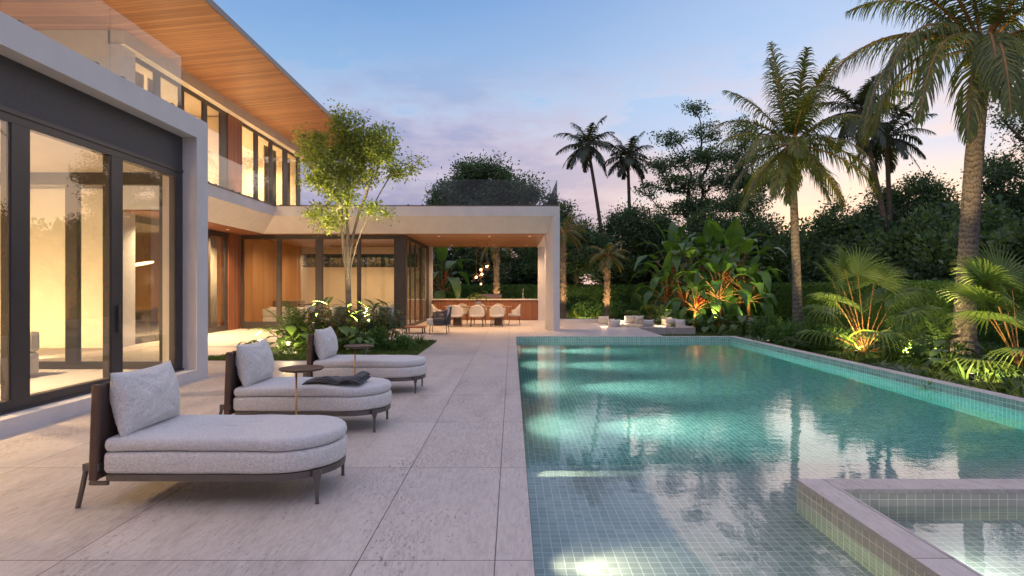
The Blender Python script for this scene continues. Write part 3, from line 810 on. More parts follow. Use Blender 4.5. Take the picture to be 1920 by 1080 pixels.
# charcoal throw folded on the middle chaise
def throw():
    nu, nv = 36, 22; vs = []; fs = []
    for layer in range(3):
        for i in range(nu + 1):
            for j in range(nv + 1):
                u, v = i / nu, j / nv
                x = (u - .5) * (.66 - layer * .10) + layer * .05; y = (v - .5) * (.36 - layer * .05)
                # skewed outline
                x += y * .25; y += x * -.32 + .02 * math.sin(u * 6 + layer)
                z = layer * .020 + .030 * u + .030 * max(0, math.sin(u * 5.2 + v * 2 + layer * .6)) + .012 * mnoise.noise(Vector((u * 5, v * 5, layer * 2.3)))
                if u > .62: z += .045 * math.sin((u - .62) / .38 * math.pi) * (1 - .3 * layer)
                e = min(u, 1 - u, v, 1 - v)
                z -= .012 * max(0, 1 - e / .07)
                vs.append((x, y, z + .008))
    st = (nu + 1) * (nv + 1)
    for layer in range(3):
        for i in range(nu):
            for j in range(nv):
                a = layer * st + i * (nv + 1) + j; fs.append((a, a + nv + 1, a + nv + 2, a + 1))
    mb = MB(); mb.add(vs, fs); return mb
tw = throw().build('throw_blanket', M['greyc'], None, smooth=True, uv=False)
so_ = tw.modifiers.new('s', 'SOLIDIFY'); so_.thickness = .012
tw.location = (-2.00, 6.50, .522); tw.rotation_euler = (0, 0, R(8))
tag(tw, 'folded charcoal throw lying on the middle chaise lounge', 'blanket')
def side_table(label, x, y, r):
    t = thing('side_table', label, 'side table', (x, y, 0), 0, 'round drinks tables between the chaises')
    mb = MB(); mb.lathe([(r * .55, .722), (r * .93, .736), (r, .748), (r, .754), (r * .985, .760), (r * .95, .756), (.0001, .7555)], 48); mb.build('table_top', M['walnut'], t, smooth=False, uv=True)
    mb = MB(); mb.tube([(-.055, -.0, .012), (-.055, 0, .722)], .011, 16); mb.build('stem', M['brass'], t, smooth=True, uv=False)
    mb = MB(); mb.lathe([(.15, 0), (.15, .008), (.02, .013), (.0001, .014)], 32); mb.build('base', M['bronze'], t, uv=False)
    return t
side_table('round walnut side table on brass stem between near and middle chaises', -2.22, 6.0, .225)
side_table('smaller looking round walnut side table between middle and farthest chaises', -2.25, 8.35, .212)

# dining set under the pavilion
def shell_chair(label, loc, rz, group='ivory dining chairs round the outdoor table', mat='ivory', legm='leather'):
    t = thing('dining_chair', label, 'chair', loc, rz, group)
    # seat faces +y ; back at -y
    mb = MB(); n = 22; rings = []
    for k in range(n + 1):
        a = R(180 + 20 - (220) * k / n) if False else R(-20 + 220 * k / n)
        ca, sa = math.cos(a), math.sin(a)         # sweep from right arm round the back to left arm
        back = max(0, sa)
        xo, yo = .31 * ca, -.27 * sa + .05
        zt = .66 + .25 * back ** 1.5; zb = .43
        lean = .05 * back
        rg = []
        for q, th in ((0, 1), (.25, 1.2), (.6, 1.1), (.92, .9), (1, .4)):
            z = zb + (zt - zb) * q; f = 1 + lean * q * 2.2
            rg.append((xo * f * 1.0, yo * f, z))
        inner = [(x * .86, (y - .05) * .84 + .05, z) for x, y, z in rg[::-1]]
        rings.append(rg + inner)
    mb.rings(rings); mb.build('backrest', M[mat], t, smooth=True, uv=False)
    ol = [(.27 * math.copysign(abs(math.cos(a)) ** .6, math.cos(a)), .27 * math.copysign(abs(math.sin(a)) ** .6, math.sin(a)) + .03) for a in [2 * math.pi * i / 28 for i in range(28)]]
    cushion(ol, .40, .50, .03, .01).build('seat', M[mat], t, smooth=True, uv=False)
    for sx in (-1, 1):
        for sy in (-1, 1):
            mb = MB(); mb.tube([(sx * .25, sy * .24 + .02, 0), (sx * .22, sy * .20 + .02, .42)], [.010, .014], 8); mb.build('leg', M[legm], t, uv=False)
    mb = MB(); mb.tube([(-.22, -.18, .40), (.22, -.18, .40), (.22, .22, .40), (-.22, .22, .40), (-.22, -.18, .40)], .010, 6); mb.build('frame', M[legm], t, uv=False)
    return t
TY = 24.3
c0 = shell_chair('ivory dining chair seen from behind, nearest the grey rope armchair', (-2.32, 23.45, 0), 0)
dup(c0, 'ivory dining chair seen from behind, in front of the potted plant', (-1.45, 23.45, 0))
dup(c0, 'ivory dining chair seen from behind, right of the potted plant', (-.63, 23.45, 0))
dup(c0, 'far side dining chair showing behind the leftmost front chair', (-2.22, 25.15, 0), R(180))
dup(c0, 'far side dining chair directly behind the white pot', (-1.42, 25.15, 0), R(180))
dup(c0, 'far side dining chair behind the right hand front chair', (-.60, 25.15, 0), R(180))
dup(c0, 'dining chair at the left head of the outdoor table', (-3.20, TY, 0), R(-90))
dup(c0, 'dining chair at the right head of the table, seen side on', (.12, TY, 0), R(90))
tb = thing('dining_table', 'long timber dining table under the pavilion', 'table', (-1.46, TY, 0))
ol = [(1.45 * math.copysign(abs(math.cos(a)) ** .35, math.cos(a)), .52 * math.copysign(abs(math.sin(a)) ** .5, math.sin(a))) for a in [2 * math.pi * i / 60 for i in range(60)]]
mb = MB(); mb.rings([[(x * s, y * s, z) for x, y in ol] for s, z in ((.96, .775), (1, .79), (1, .812), (.995, .82))]); mb.build('table_top', M['table'], tb)
for sx in (-1, 1):
    mb = MB(); mb.rings([[(sx * .88 + .19 * math.cos(a) * s, .24 * math.sin(a) * s, z) for a in [2 * math.pi * i / 24 for i in range(24)]] for s, z in ((1, 0), (.92, .4), (1, .775))]); mb.build('pedestal', M['walnut'], tb)
pp = thing('potted_plant', 'white pot with a broad leaved plant on the dining table', 'plant', (-1.45, TY, .82))
mb = MB(); mb.lathe([(.10, 0), (.125, .04), (.13, .22), (.118, .22), (.11, .19), (.0001, .19)], 28); mb.build('pot', M['pot'], pp, smooth=False, uv=False)
def paddle(mb, base, az, elev, L, Wd, droop=.6, n=8, fold=.25, tip=.5, wave=0):
    """leaf blade with midrib curve; returns"""
    d = Vector((math.cos(az) * math.cos(elev), math.sin(az) * math.cos(elev), math.sin(elev))); p = Vector(base)
    side = Vector((-math.sin(az), math.cos(az), 0)); rows = []
    for i in range(n + 1):
        t_ = i / n; wv = Wd * (math.sin(math.pi * min(1, (t_ * .93 + .07)) ** tip)) * .5
        wv = max(wv, .002); up = side.cross(d).normalized() * -1
        if up.z < 0: up = -up
        wob = wave * math.sin(t_ * 17 + az * 3) * wv
        rows.append((p + side * wv + up * (wv * fold + wob), p.copy(), p - side * wv + up * (wv * fold - wob)))
        d = (d + Vector((0, 0, -droop / n))).normalized(); p = p + d * (L / n)
    vs = [tuple(q) for r in rows for q in r]
    fs = []
    for i in range(n):
        a = i * 3; fs += [(a, a + 3, a + 4, a + 1), (a + 1, a + 4, a + 5, a + 2)]
    mb.add(vs, fs)
mb = MB(); st = MB()
for i in range(13):
    az = i * 2.4; el = R(35 + 45 * random.random()); L = .26 + .24 * random.random()
    tipp = Vector((math.cos(az) * math.cos(el), math.sin(az) * math.cos(el), math.sin(el))) * L + Vector((0, 0, .19))
    st.tube([(0, 0, .18), tuple(tipp)], .005, 5); paddle(mb, tipp, az, R(10), .27, .25, 1.2, 6, .15, .8)
mb.build('foliage', M['ul'], pp, smooth=True, uv=False); st.build('stem', M['ul'], pp, uv=False)
# pendant cluster
pt = thing('pendant_lamp', 'cluster of five glowing glass globes hanging over the dining table', 'pendant lamp', (-1.27, 24.2, 3.655))
mb = MB(); mb.box(-.42, .42, -.02, .02, -.03, 0)
mb.build('ceiling_bar', M['brass'], pt, uv=False)
for (x, z, r) in ((-1.07, 2.51, .175), (-1.32, 2.38, .11), (-1.28, 2.18, .13), (-1.52, 2.06, .17), (-1.32, 1.77, .085)):
    mb = MB(); mb.tube([(x + 1.27, 0, -.03), (x + 1.27, 0, z - 3.655 + r * .8)], .006, 6); rod = mb.build('rod', M['brass'], pt, uv=False)
    mb = MB(); mb.lathe([(r * math.sin(R(a)) + .0001, -r * math.cos(R(a))) for a in range(0, 181, 12)], 28, (x + 1.27, 0, z - 3.655)); gl = mb.build('globe', M['globe'], pt, smooth=True, uv=False)
    mb = MB(); q = min(.05, r * .42); mb.lathe([(q * math.sin(R(a)) + .0001, -q * math.cos(R(a))) for a in range(0, 181, 30)], 14, (x + 1.27, 0, z - 3.655)); mb.build('bulb', M['bulb'], gl, smooth=True, uv=False)
    point('pendant_light', (x, 24.2, z), 11 * HL_P, (1, .52, .24), .02)
# bar
bar = thing('bar_counter', 'long slatted timber bar counter with a pale top closing the pavilion', 'bar counter', (-1.35, 28.3, 0))
mb = MB(); mb.box(-2.61, 2.62, 0, .42, .02, 1.0); mb.build('front_panel', M['bar'], bar)
mb = MB(); mb.box(-2.63, 2.64, -.04, .48, 1.0, 1.05); mb.build('countertop', M['pot'], bar, bevel=.004)
fc = thing('bar_faucet', 'slim chrome faucet standing on the right part of the bar', 'faucet', (.55, 28.5, 1.05))
mb = MB(); mb.tube([(0, 0, 0), (0, 0, .44), (0, -.03, .48), (0, -.12, .48), (0, -.14, .44)], .013, 10); mb.build('spout', M['chrome'], fc, smooth=True)
mb = MB(); mb.tube([(.07, 0, 0), (.07, 0, .07)], .02, 10); mb.build('handle', M['chrome'], fc)
gr = thing('outdoor_grill', 'brown hooded grill standing behind the bar', 'grill', (-1.15, 30.2, GZ))
mb = MB(); mb.box(-.7, .7, -.3, .3, 0, 1.25); mb.build('cabinet', M['cap'], gr, bevel=.01)
mb = MB(); mb.rings([[(x, .28 * math.cos(R(a)), 1.25 + .34 * math.sin(R(a))) for a in range(0, 181, 20)] for x in (-.6, .6)]); mb.build('hood', M['cap'], gr)

# rope lounge chairs in the courtyard
def rope_chair(label, loc, rz, mat, cush, group='rope lounge armchairs beyond the planting bed'):
    t = thing('lounge_armchair', label, 'armchair', loc, rz, group)
    mb = MB(); n = 46; 
    for k in range(n + 1):
        a = R(-25 + 230 * k / n); ca, sa = math.cos(a), math.sin(a); back = max(0, sa)
        zt = .64 + .16 * back ** 2; p0 = (.38 * ca, -.34 * sa, .26); p1 = (.43 * ca, -.40 * sa, zt)
        mb.tube([p0, p1], .013, 5)
    mb.build('backrest', M[mat], t, uv=False)
    mb = MB()
    for zz, s in ((.27, .385), (None, .43)):
        mb.tube([(s * math.cos(R(a)), -s * .92 * math.sin(R(a)), zz or (.64 + .16 * max(0, math.sin(R(a))) ** 2)) for a in range(-25, 206, 10)], .018, 8)
    mb.build('frame', M['bronze'], t, uv=False)
    ol = [(.36 * math.copysign(abs(math.cos(a)) ** .7, math.cos(a)), .36 * math.copysign(abs(math.sin(a)) ** .7, math.sin(a)) + .06) for a in [2 * math.pi * i / 28 for i in range(28)]]
    cushion(ol, .27, .44, .04, .02).build('seat', M[cush], t, smooth=True, uv=False)
    o = add_pillow(t, 'back_cushion', cush, .62, .44, .16, (0, -.24, .42), 0, R(90), 3.0); o.rotation_euler = (R(12), 0, R(90)) ; o.rotation_euler = Euler((0, R(-12), R(90)))
    for sx in (-1, 1):
        for sy in (-1, 1):
            mb = MB(); mb.tube([(sx * .33, sy * .28, 0), (sx * .31, sy * .26, .27)], .013, 8); mb.build('leg', M['bronze'], t, uv=False)
    return t
rope_chair('brown armchair with white cushions facing right, left of the tree trunk', (-6.75, 20.0, 0), R(-90), 'leather', 'white')
r1 = rope_chair('dark rope armchair seen from behind, just behind the tree trunk', (-5.85, 19.6, 0), R(10), 'rope', 'mint')
r2 = dup(r1, 'dark rope armchair seen from behind, in front of the black corner post', (-4.2, 19.5, 0), R(-12))
r3 = rope_chair('grey rope armchair with pale seat facing left, in front of the dining set', (-2.55, 20.0, 0), R(90), 'grope', 'white')
for o_ in list(COL.objects):
    if o_.name.startswith('lounge_armchair'): o_.scale = (1.06, 1.06, 1.18)
ct = thing('low_table', 'low terracotta coloured coffee table right of the dark armchairs', 'coffee table', (-3.42, 20.2, 0))
mb = MB(); mb.box(-.36, .36, -.34, .34, .20, .245); mb.build('table_top', M['terra'], ct, bevel=.012)
for sx in (-1, 1):
    for sy in (-1, 1): mb = MB(); mb.box(sx * .28 - .02, sx * .28 + .02, sy * .26 - .02, sy * .26 + .02, 0, .20); mb.build('leg', M['bronze'], ct)
# interior furniture seen through the glass
def sofa(label, loc, rz, L, mat='ivory', pil=2):
    t = thing('sofa', label, 'sofa', loc, rz)
    mb = MB(); mb.box(-L / 2, L / 2, -.48, .48, .04, .40); mb.build('base', M[mat], t, bevel=.05)
    mb = MB(); mb.box(-L / 2, L / 2, -.50, -.26, .401, .74); mb.build('backrest', M[mat], t, bevel=.06)
    for i in range(pil):
        add_pillow(t, 'cushion', mat, .66, .42, .18, (-L / 2 + L * (i + .5) / pil, -.20, .40), R(-12), R(90), i * 3.3)
    return t
sofa('low cream sofa just inside the near living room glass', (-8.50, 8.75, .17), R(180), 1.7, 'ivory', 0)
sofa('long cream sofa behind the left panes of the garden wing', (-8.6, 23.7, .02), 0, 3.2, 'ivory', 3)
sofa('second cream sofa behind the right panes of the garden wing', (-5.35, 23.9, .02), 0, 2.2, 'ivory', 2)
isl = thing('kitchen_island', 'brown stone island with a floating timber shelf inside the garden wing', 'kitchen island', (-10.1, 25.6, .02))
mb = MB(); mb.box(-.45, .6, -.5, .5, 0, 1.0); mb.build('block', M['cap'], isl, bevel=.006)
mb = MB(); mb.box(.6, 1.7, -.35, .35, .80, .86); mb.build('shelf', M['walnut'], isl, bevel=.006)
rg = thing('ring_pendant', 'glowing crescent ring lamp in front of the inner timber wall', 'pendant lamp', (-13.3, 20.3, 2.45))
mb = MB(); mb.tube([(.42 * math.cos(R(a)), .42 * math.sin(R(a)), .10 * math.sin(R(a + 30))) for a in range(0, 361, 10)], .028, 8, False); mb.build('ring', M['led'], rg, smooth=True, uv=False)
mb = MB(); mb.tube([(0, .42, .05), (0, 0, 1.54)], .004, 5); mb.tube([(0, -.42, -.05), (0, 0, 1.54)], .004, 5); mb.build('cord', M['dark'], rg, uv=False)
it = thing('indoor_table', 'timber dining table inside the house behind the courtyard glass', 'table', (-13.4, 20.6, .02))
mb = MB(); mb.box(-.55, .55, -1.1, 1.1, .70, .75); mb.build('table_top', M['walnut'], it, bevel=.01)
mb = MB(); mb.box(-.2, .2, -.6, .6, 0, .70); mb.build('pedestal', M['walnut'], it, bevel=.01)
gI = 'timber chairs at the indoor table'
i0 = shell_chair('timber indoor chair on the court side of the table, nearest the camera', (-12.5, 19.6, .02), R(90), gI, 'walnut', 'walnut')
dup(i0, 'timber indoor chair on the court side of the table, farther one', (-12.5, 21.0, .02), R(90), group=gI)
dup(i0, 'timber indoor chair at the near head of the indoor table', (-13.4, 19.1, .02), 0, group=gI)
dup(i0, 'timber indoor chair on the far side of the indoor table', (-14.3, 20.4, .02), R(-90), group=gI)

# sunken lounge beyond the pool
ln = thing('sunken_lounge', 'sunken stone seating pit at the end of the terrace beyond the pool', 'seating pit', (5.4, 25.5, -.6))
def lw(*b): return (b[0] - 5.4, b[1] - 5.4, b[2] - 25.5, b[3] - 25.5, b[4] + .6, b[5] + .6)
mb = MB()
for b in ((3.4, 7.4, 22.95, 23.2, -.6, .004), (3.4, 7.4, 27.95, 28.2, -.6, .004), (3.4, 3.65, 23.2, 27.95, -.6, .004), (7.15, 7.4, 23.2, 27.95, -.6, .004)): mb.box(*lw(*b))
mb.build('wall', M['stone'], ln)
mb = MB(); mb.box(*lw(3.66, 7.14, 23.21, 27.94, -.62, -.58)); mb.build('floor', M['stone'], ln)
mb = MB()
for b in ((3.66, 7.14, 27.2, 27.94, -.58, -.12), (3.66, 4.4, 23.21, 27.2, -.58, -.12), (6.4, 7.14, 23.21, 27.2, -.58, -.12)): mb.box(*lw(*b))
mb.build('seat', M['ivory'], ln, bevel=.03)
gP = 'scatter pillows in the sunken lounge'
specs = [(1131, 27.0, 'ivory', 0, 'ivory pillow at the far left corner of the sunken lounge'), (1144, 24.6, 'ivory', 60, 'ivory pillow on the left edge of the sunken lounge'),
         (1180, 27.6, 'ivory', 0, 'left pillow of the pair at the back of the sunken lounge'), (1197, 27.5, 'white', 12, 'right pillow of the pair at the back of the sunken lounge'),
         (1152, 24.2, 'linen', 0, 'grey pillow low at the left front of the sunken lounge'), (1214, 24.0, 'linen', 10, 'grey pillow in the middle of the sunken lounge'),
         (1240, 27.2, 'ivory', 0, 'upright pillow leading the row at the right of the sunken lounge'), (1250, 26.2, 'white', -20, 'second pillow in the right hand row of the lounge'),
         (1259, 25.0, 'ivory', -30, 'third rounder pillow in the right hand row of the lounge'), (1277, 24.2, 'linen', -50, 'white pillow slumped at the right end of the lounge')]
for i, (px, Y, mt, rz, lb) in enumerate(specs):
    o = pillow_mesh(.50, .42, .19, i * 2.1, 14).build('scatter_pillow', M[mt], None, smooth=True, uv=False)
    o.location = ((px - 960) / FPX * Y, Y, -.13); o.rotation_euler = (0, R(-10), R(90 + rz)); o.rotation_euler = Euler((0, R(-14), R(90 + rz)))
    tag(o, lb, 'pillow', gP)

for i, (x, y) in enumerate(((3.75, 25.0), (5.4, 27.85), (7.05, 25.5))):
    mb = MB(); mb.box(x - 5.4 - .05, x - 5.4 + .05, y - 25.5 - .05, y - 25.5 + .05, .34, .40); mb.build('step_light', M['lens'], ln, bevel=.004)
    point('lounge_light', (x + (0, 0, 0)[i] + (.28, 0, -.28)[i], y - (0, .25, 0)[i], .12), 9 * HL_P, (1, .66, .36), .05)
# ------------------------------------------------------------------ vegetation
def grow(name, label, cat, loc, targets, r0, barkm, leafm, nleaf, lsize, crad, trunk_h, up=.5, aspect=.5, group=None, flat=.8, minr=.006, forks=None, sag=0.0, seg=6, lean=(0, 0)):
    """trunk + limbs grown towards target points, leaves scattered round the twigs"""
    rng = random.Random(hash(label) % 1000 if False else len(label) * 7 + int(abs(loc[0]) * 10))
    nodes = [Vector((0, 0, 0))]; par = [-1]; cnt = [0]
    for k in range(1, 7):
        f = k / 6; nodes.append(Vector((lean[0] * f + rng.uniform(-.03, .03) * trunk_h * .3, lean[1] * f, trunk_h * f))); par.append(len(nodes) - 2); cnt.append(0)
    if forks:
        base_i = len(nodes) - 1
        for fk in forks:
            prev = base_i; a = nodes[base_i]; b = Vector(fk)
            for k in range(1, 6):
                f = k / 5; q = a.lerp(b, f); bow = math.sin(f * math.pi) * .12 * (b - a).length
                q += Vector(((a.x - b.x) * .0 - 0, 0, 0)) + Vector(((b.x - a.x), (b.y - a.y), 0)).normalized() * -bow * .5 if (b - a).length > .1 else Vector()
                nodes.append(q); par.append(prev); cnt.append(0); prev = len(nodes) - 1
    tg = sorted(targets, key=lambda p: (Vector(p) - nodes[6]).length)
    ends = []
    for p in tg:
        p = Vector(p); best = None; bd = 1e9
        for i in range(4, len(nodes)):
            q = nodes[i]; dv = p - q; d = dv.length
            if d < 1e-3: continue
            pen = d * (1 + up * max(0, .25 - dv.z / d) * 2)
            if pen < bd: bd = pen; best = i
        a = nodes[best]; n = 3 if bd < 1.0 else 4; prev = best
        side = Vector((rng.uniform(-1, 1), rng.uniform(-1, 1), rng.uniform(-.2, .6))) * bd * .12
        for k in range(1, n + 1):
            f = k / n; q = a.lerp(p, f) + side * math.sin(f * math.pi) + Vector((0, 0, -sag * f * f * bd))
            nodes.append(q); par.append(prev); cnt.append(0); prev = len(nodes) - 1
        ends.append(prev); i = prev
        while i != -1: cnt[i] += 1; i = par[i]
    tot = max(cnt[6], 1)
    rad = [max(minr, r0 * (c / tot) ** .5) if c else 0 for c in cnt]
    t = thing(name, label, cat, loc, 0, group)
    # chains
    kids = {}
    for i, p in enumerate(par):
        if p >= 0 and cnt[i] > 0: kids.setdefault(p, []).append(i)
    mb = MB(); starts = [(0, None)]
    while starts:
        i, pr = starts.pop(); chain = [i] if pr is None else [pr, i]
        while kids.get(i):
            ks = sorted(kids[i], key=lambda q: -cnt[q]); starts += [(q, i) for q in ks[1:]]; i = ks[0]; chain.append(i)
        rr = [rad[q] for q in chain]
        if pr is not None: rr[0] = rad[chain[1]]
        if pr is None: rr[0] = r0 * 1.5; rr[1] = r0 * 1.1
        rr = [max(r, minr) for r in rr]; rr[-1] *= .5
        mb.tube([nodes[q] for q in chain], rr, seg if rr[0] < r0 * .5 else 10, False)
    mb.build('trunk', M[barkm], t, smooth=True, uv=False)
    E = np.array([tuple(nodes[i]) for i in ends]); Pp = np.array([tuple(nodes[par[i]]) for i in ends])
    k = np.random.randint(0, len(E), nleaf)
    f = np.random.uniform(-.2, 1.15, nleaf)[:, None]
    scale = np.random.uniform(.6, 1.3, len(E))[k][:, None]
    P = Pp[k] + (E[k] - Pp[k]) * f + np.random.normal(size=(nleaf, 3)) * crad * scale * np.array([1, 1, flat])
    dirs = (P - E[k]) * .8 / crad
    quads_mesh('crown', leaves(P, lsize, dirs, aspect), M[leafm], t)
    return t
def blob_targets(blobs, n, rng, shell=.55):
    out = []
    tot = sum(b[3] * b[4] * b[5] for b in blobs)
    for b in blobs:
        m = max(3, int(n * b[3] * b[4] * b[5] / tot))
        for _ in range(m):
            while True:
                u = [rng.uniform(-1, 1) for _ in range(3)]; l = math.sqrt(sum(x * x for x in u))
                if 0.05 < l <= 1: break
            s = (shell + (1 - shell) * rng.random()) if rng.random() < .75 else rng.random() * .8
            s = s / l * min(1, l * 1.4) if l > 0 else 1
            out.append((b[0] + u[0] * s * b[3], b[1] + u[1] * s * b[4], b[2] + u[2] * s * b[5]))
    return out
rng = random.Random(11)
# courtyard tree (multi stemmed, lit from below); base at (-4.43, 15.4)
def cp(px, py, Y=15.4, dy=0): 
    X_, _, Z_ = gp(px, py, Y); return (X_ + 4.43, dy, Z_)
bl_ = []
for px, py, rx, rz, dy in ((600, 290, .62, .75, 0), (660, 275, .8, .95, .3), (720, 290, .65, .62, -.2), (640, 230, .48, .55, .2), (690, 255, .6, .5, .5), (615, 345, .62, .5, -.4), (590, 400, .42, .36, .2),
                        (735, 315, .45, .40, .5), (640, 405, .35, .28, -.3), (720, 400, .34, .2, .3), (605, 420, .3, .2, .3), (765, 325, .38, .16, 0), (700, 395, .42, .22, -.3), (655, 330, .8, .5, 0), (655, 380, .5, .35, -.5), (625, 425, .30, .22, .1), (575, 265, .38, .42, .1), (775, 305, .25, .10, .1)):
    x, y, z = cp(px, py, 15.4, dy); bl_.append((x, y, z, rx, rx * 1.05, rz))
grow('courtyard_tree', 'slender multi stemmed tree with light green leaves lit from below in the planting bed', 'tree', (-4.43, 15.4, .03), blob_targets(bl_, 380, rng, .3), (.075), 'bark', 'tl', 17000, .082, .115, 1.75,
     forks=[cp(600, 300, 15.4, -.2), cp(640, 290, 15.4, .5), cp(670, 300, 15.4, -.5), cp(705, 310, 15.4, .3), cp(735, 330, 15.4, -.1), cp(620, 340, 15.4, .3), cp(660, 280, 15.4, 0)], minr=.006, up=.6, aspect=.55)
# bark of the stems is pale; lamps at the foot
for x, y in ((-3.7, 14.7), (-5.1, 14.6)):
    sp = thing('garden_spotlight', 'small spotlight at the foot of the courtyard tree, ' + ('right side' if x > -4.4 else 'left side'), 'spotlight', (x, y, .02))
    mb = MB(); mb.tube([(0, 0, 0), (0, 0, .60)], .012, 8); mb.tube([(0, 0, .58), (0, 0, .69)], .04, 14); mb.build('housing', M['dark'], sp, uv=False)
    mb = MB(); mb.tube([(0, 0, .69), (0, 0, .693)], .036, 14); mb.build('lens', M['lens'], sp, uv=False)
    spot('tree_light', (x, y, .75), (-4.4, 15.5, 4.6), 900 * GP_, (1, .84, .48), 60, .9, .04)

spot('tree_light', (-4.0, 14.55, .72), (-4.4, 15.45, 2.6), 230 * GP_, (1, .84, .50), 62, .9, .04)
# background trees
def tree(label, px, Y, blobs, nt, r0, th, nleaf, ls, cr0, leaf='dl', name='broadleaf_tree', group='trees beyond the garden', **k):
    """blobs: (px, py, half width px, half height px)"""
    nleaf = int(nleaf * 1.7); ls *= .74; nt = int(nt * 1.25); cr = cr0 * .85
    bx = (px - 960) / FPX * Y; bb = []
    for bpx, bpy_, hw, hh in blobs:
        x = (bpx - 960) / FPX * Y - bx; z = 1.6 - (bpy_ - 540) / FPX * Y - GZ; s = Y / FPX
        bb.append((x, rng.uniform(-1, 1), z, hw * s, hw * s * .9, hh * s))
    return grow(name, label, 'tree', (bx, Y, GZ), blob_targets(bb, nt, rng), r0, 'dbark', leaf, nleaf, ls, cr, th, group=group, minr=.02, **k)
tree('broad round crowned tree rising above the pavilion roof', 895, 46, [(895, 345, 50, 45), (850, 360, 45, 35), (940, 350, 45, 40), (820, 375, 25, 20), (985, 370, 40, 35), (1030, 385, 30, 22), (900, 400, 95, 30), (880, 315, 30, 18), (930, 318, 30, 18)], 330, .35, 4, 23000, .30, .42)
tree('tall airy tree with layered wispy foliage left of the middle palm', 1300, 42, [(1290, 215, 32, 18), (1250, 262, 42, 16), (1320, 250, 38, 20), (1245, 310, 55, 18), (1310, 300, 60, 25), (1290, 345, 70, 20), (1230, 350, 40, 15), (1360, 330, 30, 25), (1300, 390, 80, 20)], 210, .22, 5, 9000, .24, .35, 'dl', flat=.45, up=.2)
tree('airy tree with loose crown just behind the middle palm', 1395, 40, [(1390, 250, 32, 28), (1420, 285, 35, 30), (1370, 300, 35, 30), (1400, 340, 55, 30), (1440, 330, 35, 40), (1390, 385, 60, 20)], 190, .2, 5, 8000, .22, .35, 'dl', up=.2)
tree('dark leafy tree between the two distant palms and the paddle plants', 1195, 41, [(1185, 420, 55, 40), (1240, 430, 50, 38), (1140, 440, 45, 40), (1210, 470, 70, 50), (1150, 500, 60, 40), (1260, 480, 60, 50)], 300, .3, 3, 20000, .26, .38)
tree('dark tree just right of the pavilion column', 1080, 39, [(1060, 405, 22, 30), (1085, 445, 38, 32), (1065, 480, 40, 40), (1110, 480, 45, 42), (1040, 430, 20, 40)], 180, .2, 3, 9500, .24, .34)
tree('dark tree filling the gap behind the paddle plants', 1340, 38, [(1320, 430, 60, 35), (1380, 440, 60, 40), (1440, 440, 45, 45), (1300, 480, 60, 50), (1400, 500, 80, 45), (1480, 480, 50, 50)], 300, .28, 3, 19000, .25, .36)
tree('dense dark tree right of the middle palm trunk', 1570, 33, [(1560, 430, 55, 35), (1530, 470, 50, 50), (1610, 440, 50, 35), (1600, 490, 70, 50), (1660, 420, 40, 40), (1540, 510, 60, 40), (1580, 385, 25, 18)], 300, .28, 3, 19000, .22, .32)
tree('tall dense tree left of the big coconut palm trunk', 1700, 31, [(1690, 365, 45, 35), (1740, 355, 50, 35), (1650, 410, 45, 40), (1720, 420, 70, 50), (1780, 390, 45, 50), (1700, 490, 90, 50), (1640, 470, 50, 50), (1780, 480, 50, 60)], 380, .32, 3, 24000, .22, .32)
tree('tall dense tree right of the big coconut palm trunk', 1880, 30, [(1880, 310, 45, 32), (1840, 345, 40, 40), (1930, 320, 45, 45), (1870, 400, 80, 60), (1950, 400, 60, 80), (1870, 490, 90, 50), (1960, 500, 80, 60)], 360, .32, 3, 23000, .22, .32)
tree('leafy tree at the right edge with a branch against the sunset', 2030, 27, [(1935, 180, 38, 40), (1990, 230, 70, 70), (2080, 250, 80, 90), (2050, 360, 110, 80), (1900, 215, 22, 18)], 190, .3, 5, 13000, .2, .34)
gB = 'dark trees seen through the pavilion opening'
tree('dark tree behind the left part of the bar opening', 845, 43, [(830, 450, 35, 30), (870, 470, 40, 35), (820, 500, 40, 30), (790, 440, 40, 40), (880, 510, 40, 30)], 190, .2, 3, 9000, .24, .36, group=gB)
tree('dark tree behind the glass globes in the pavilion opening', 915, 41, [(910, 460, 32, 30), (900, 500, 36, 30), (940, 485, 30, 35), (930, 520, 35, 20)], 140, .2, 3, 6500, .24, .35, group=gB)
tree('dark tree behind the right part of the bar opening', 985, 42, [(980, 450, 35, 32), (1000, 490, 38, 36), (965, 500, 32, 30), (1010, 430, 25, 30)], 160, .2, 3, 7500, .24, .35, group=gB)
# trees right of the picture, seen in the glass and water reflections
tree('broad tree out in the right hand garden mirrored in the house glass', 2900, 17, [(2800, 250, 190, 160), (3050, 280, 220, 150), (2900, 400, 300, 120), (2920, 130, 160, 80)], 220, .3, 3, 9500, .26, .40, group='trees in the right hand garden')
tree('second tree in the right hand garden mirrored in the house glass', 3900, 12, [(3800, 250, 300, 250), (4100, 200, 300, 220), (3900, 420, 420, 160)], 170, .28, 3, 7500, .26, .40, group='trees in the right hand garden')

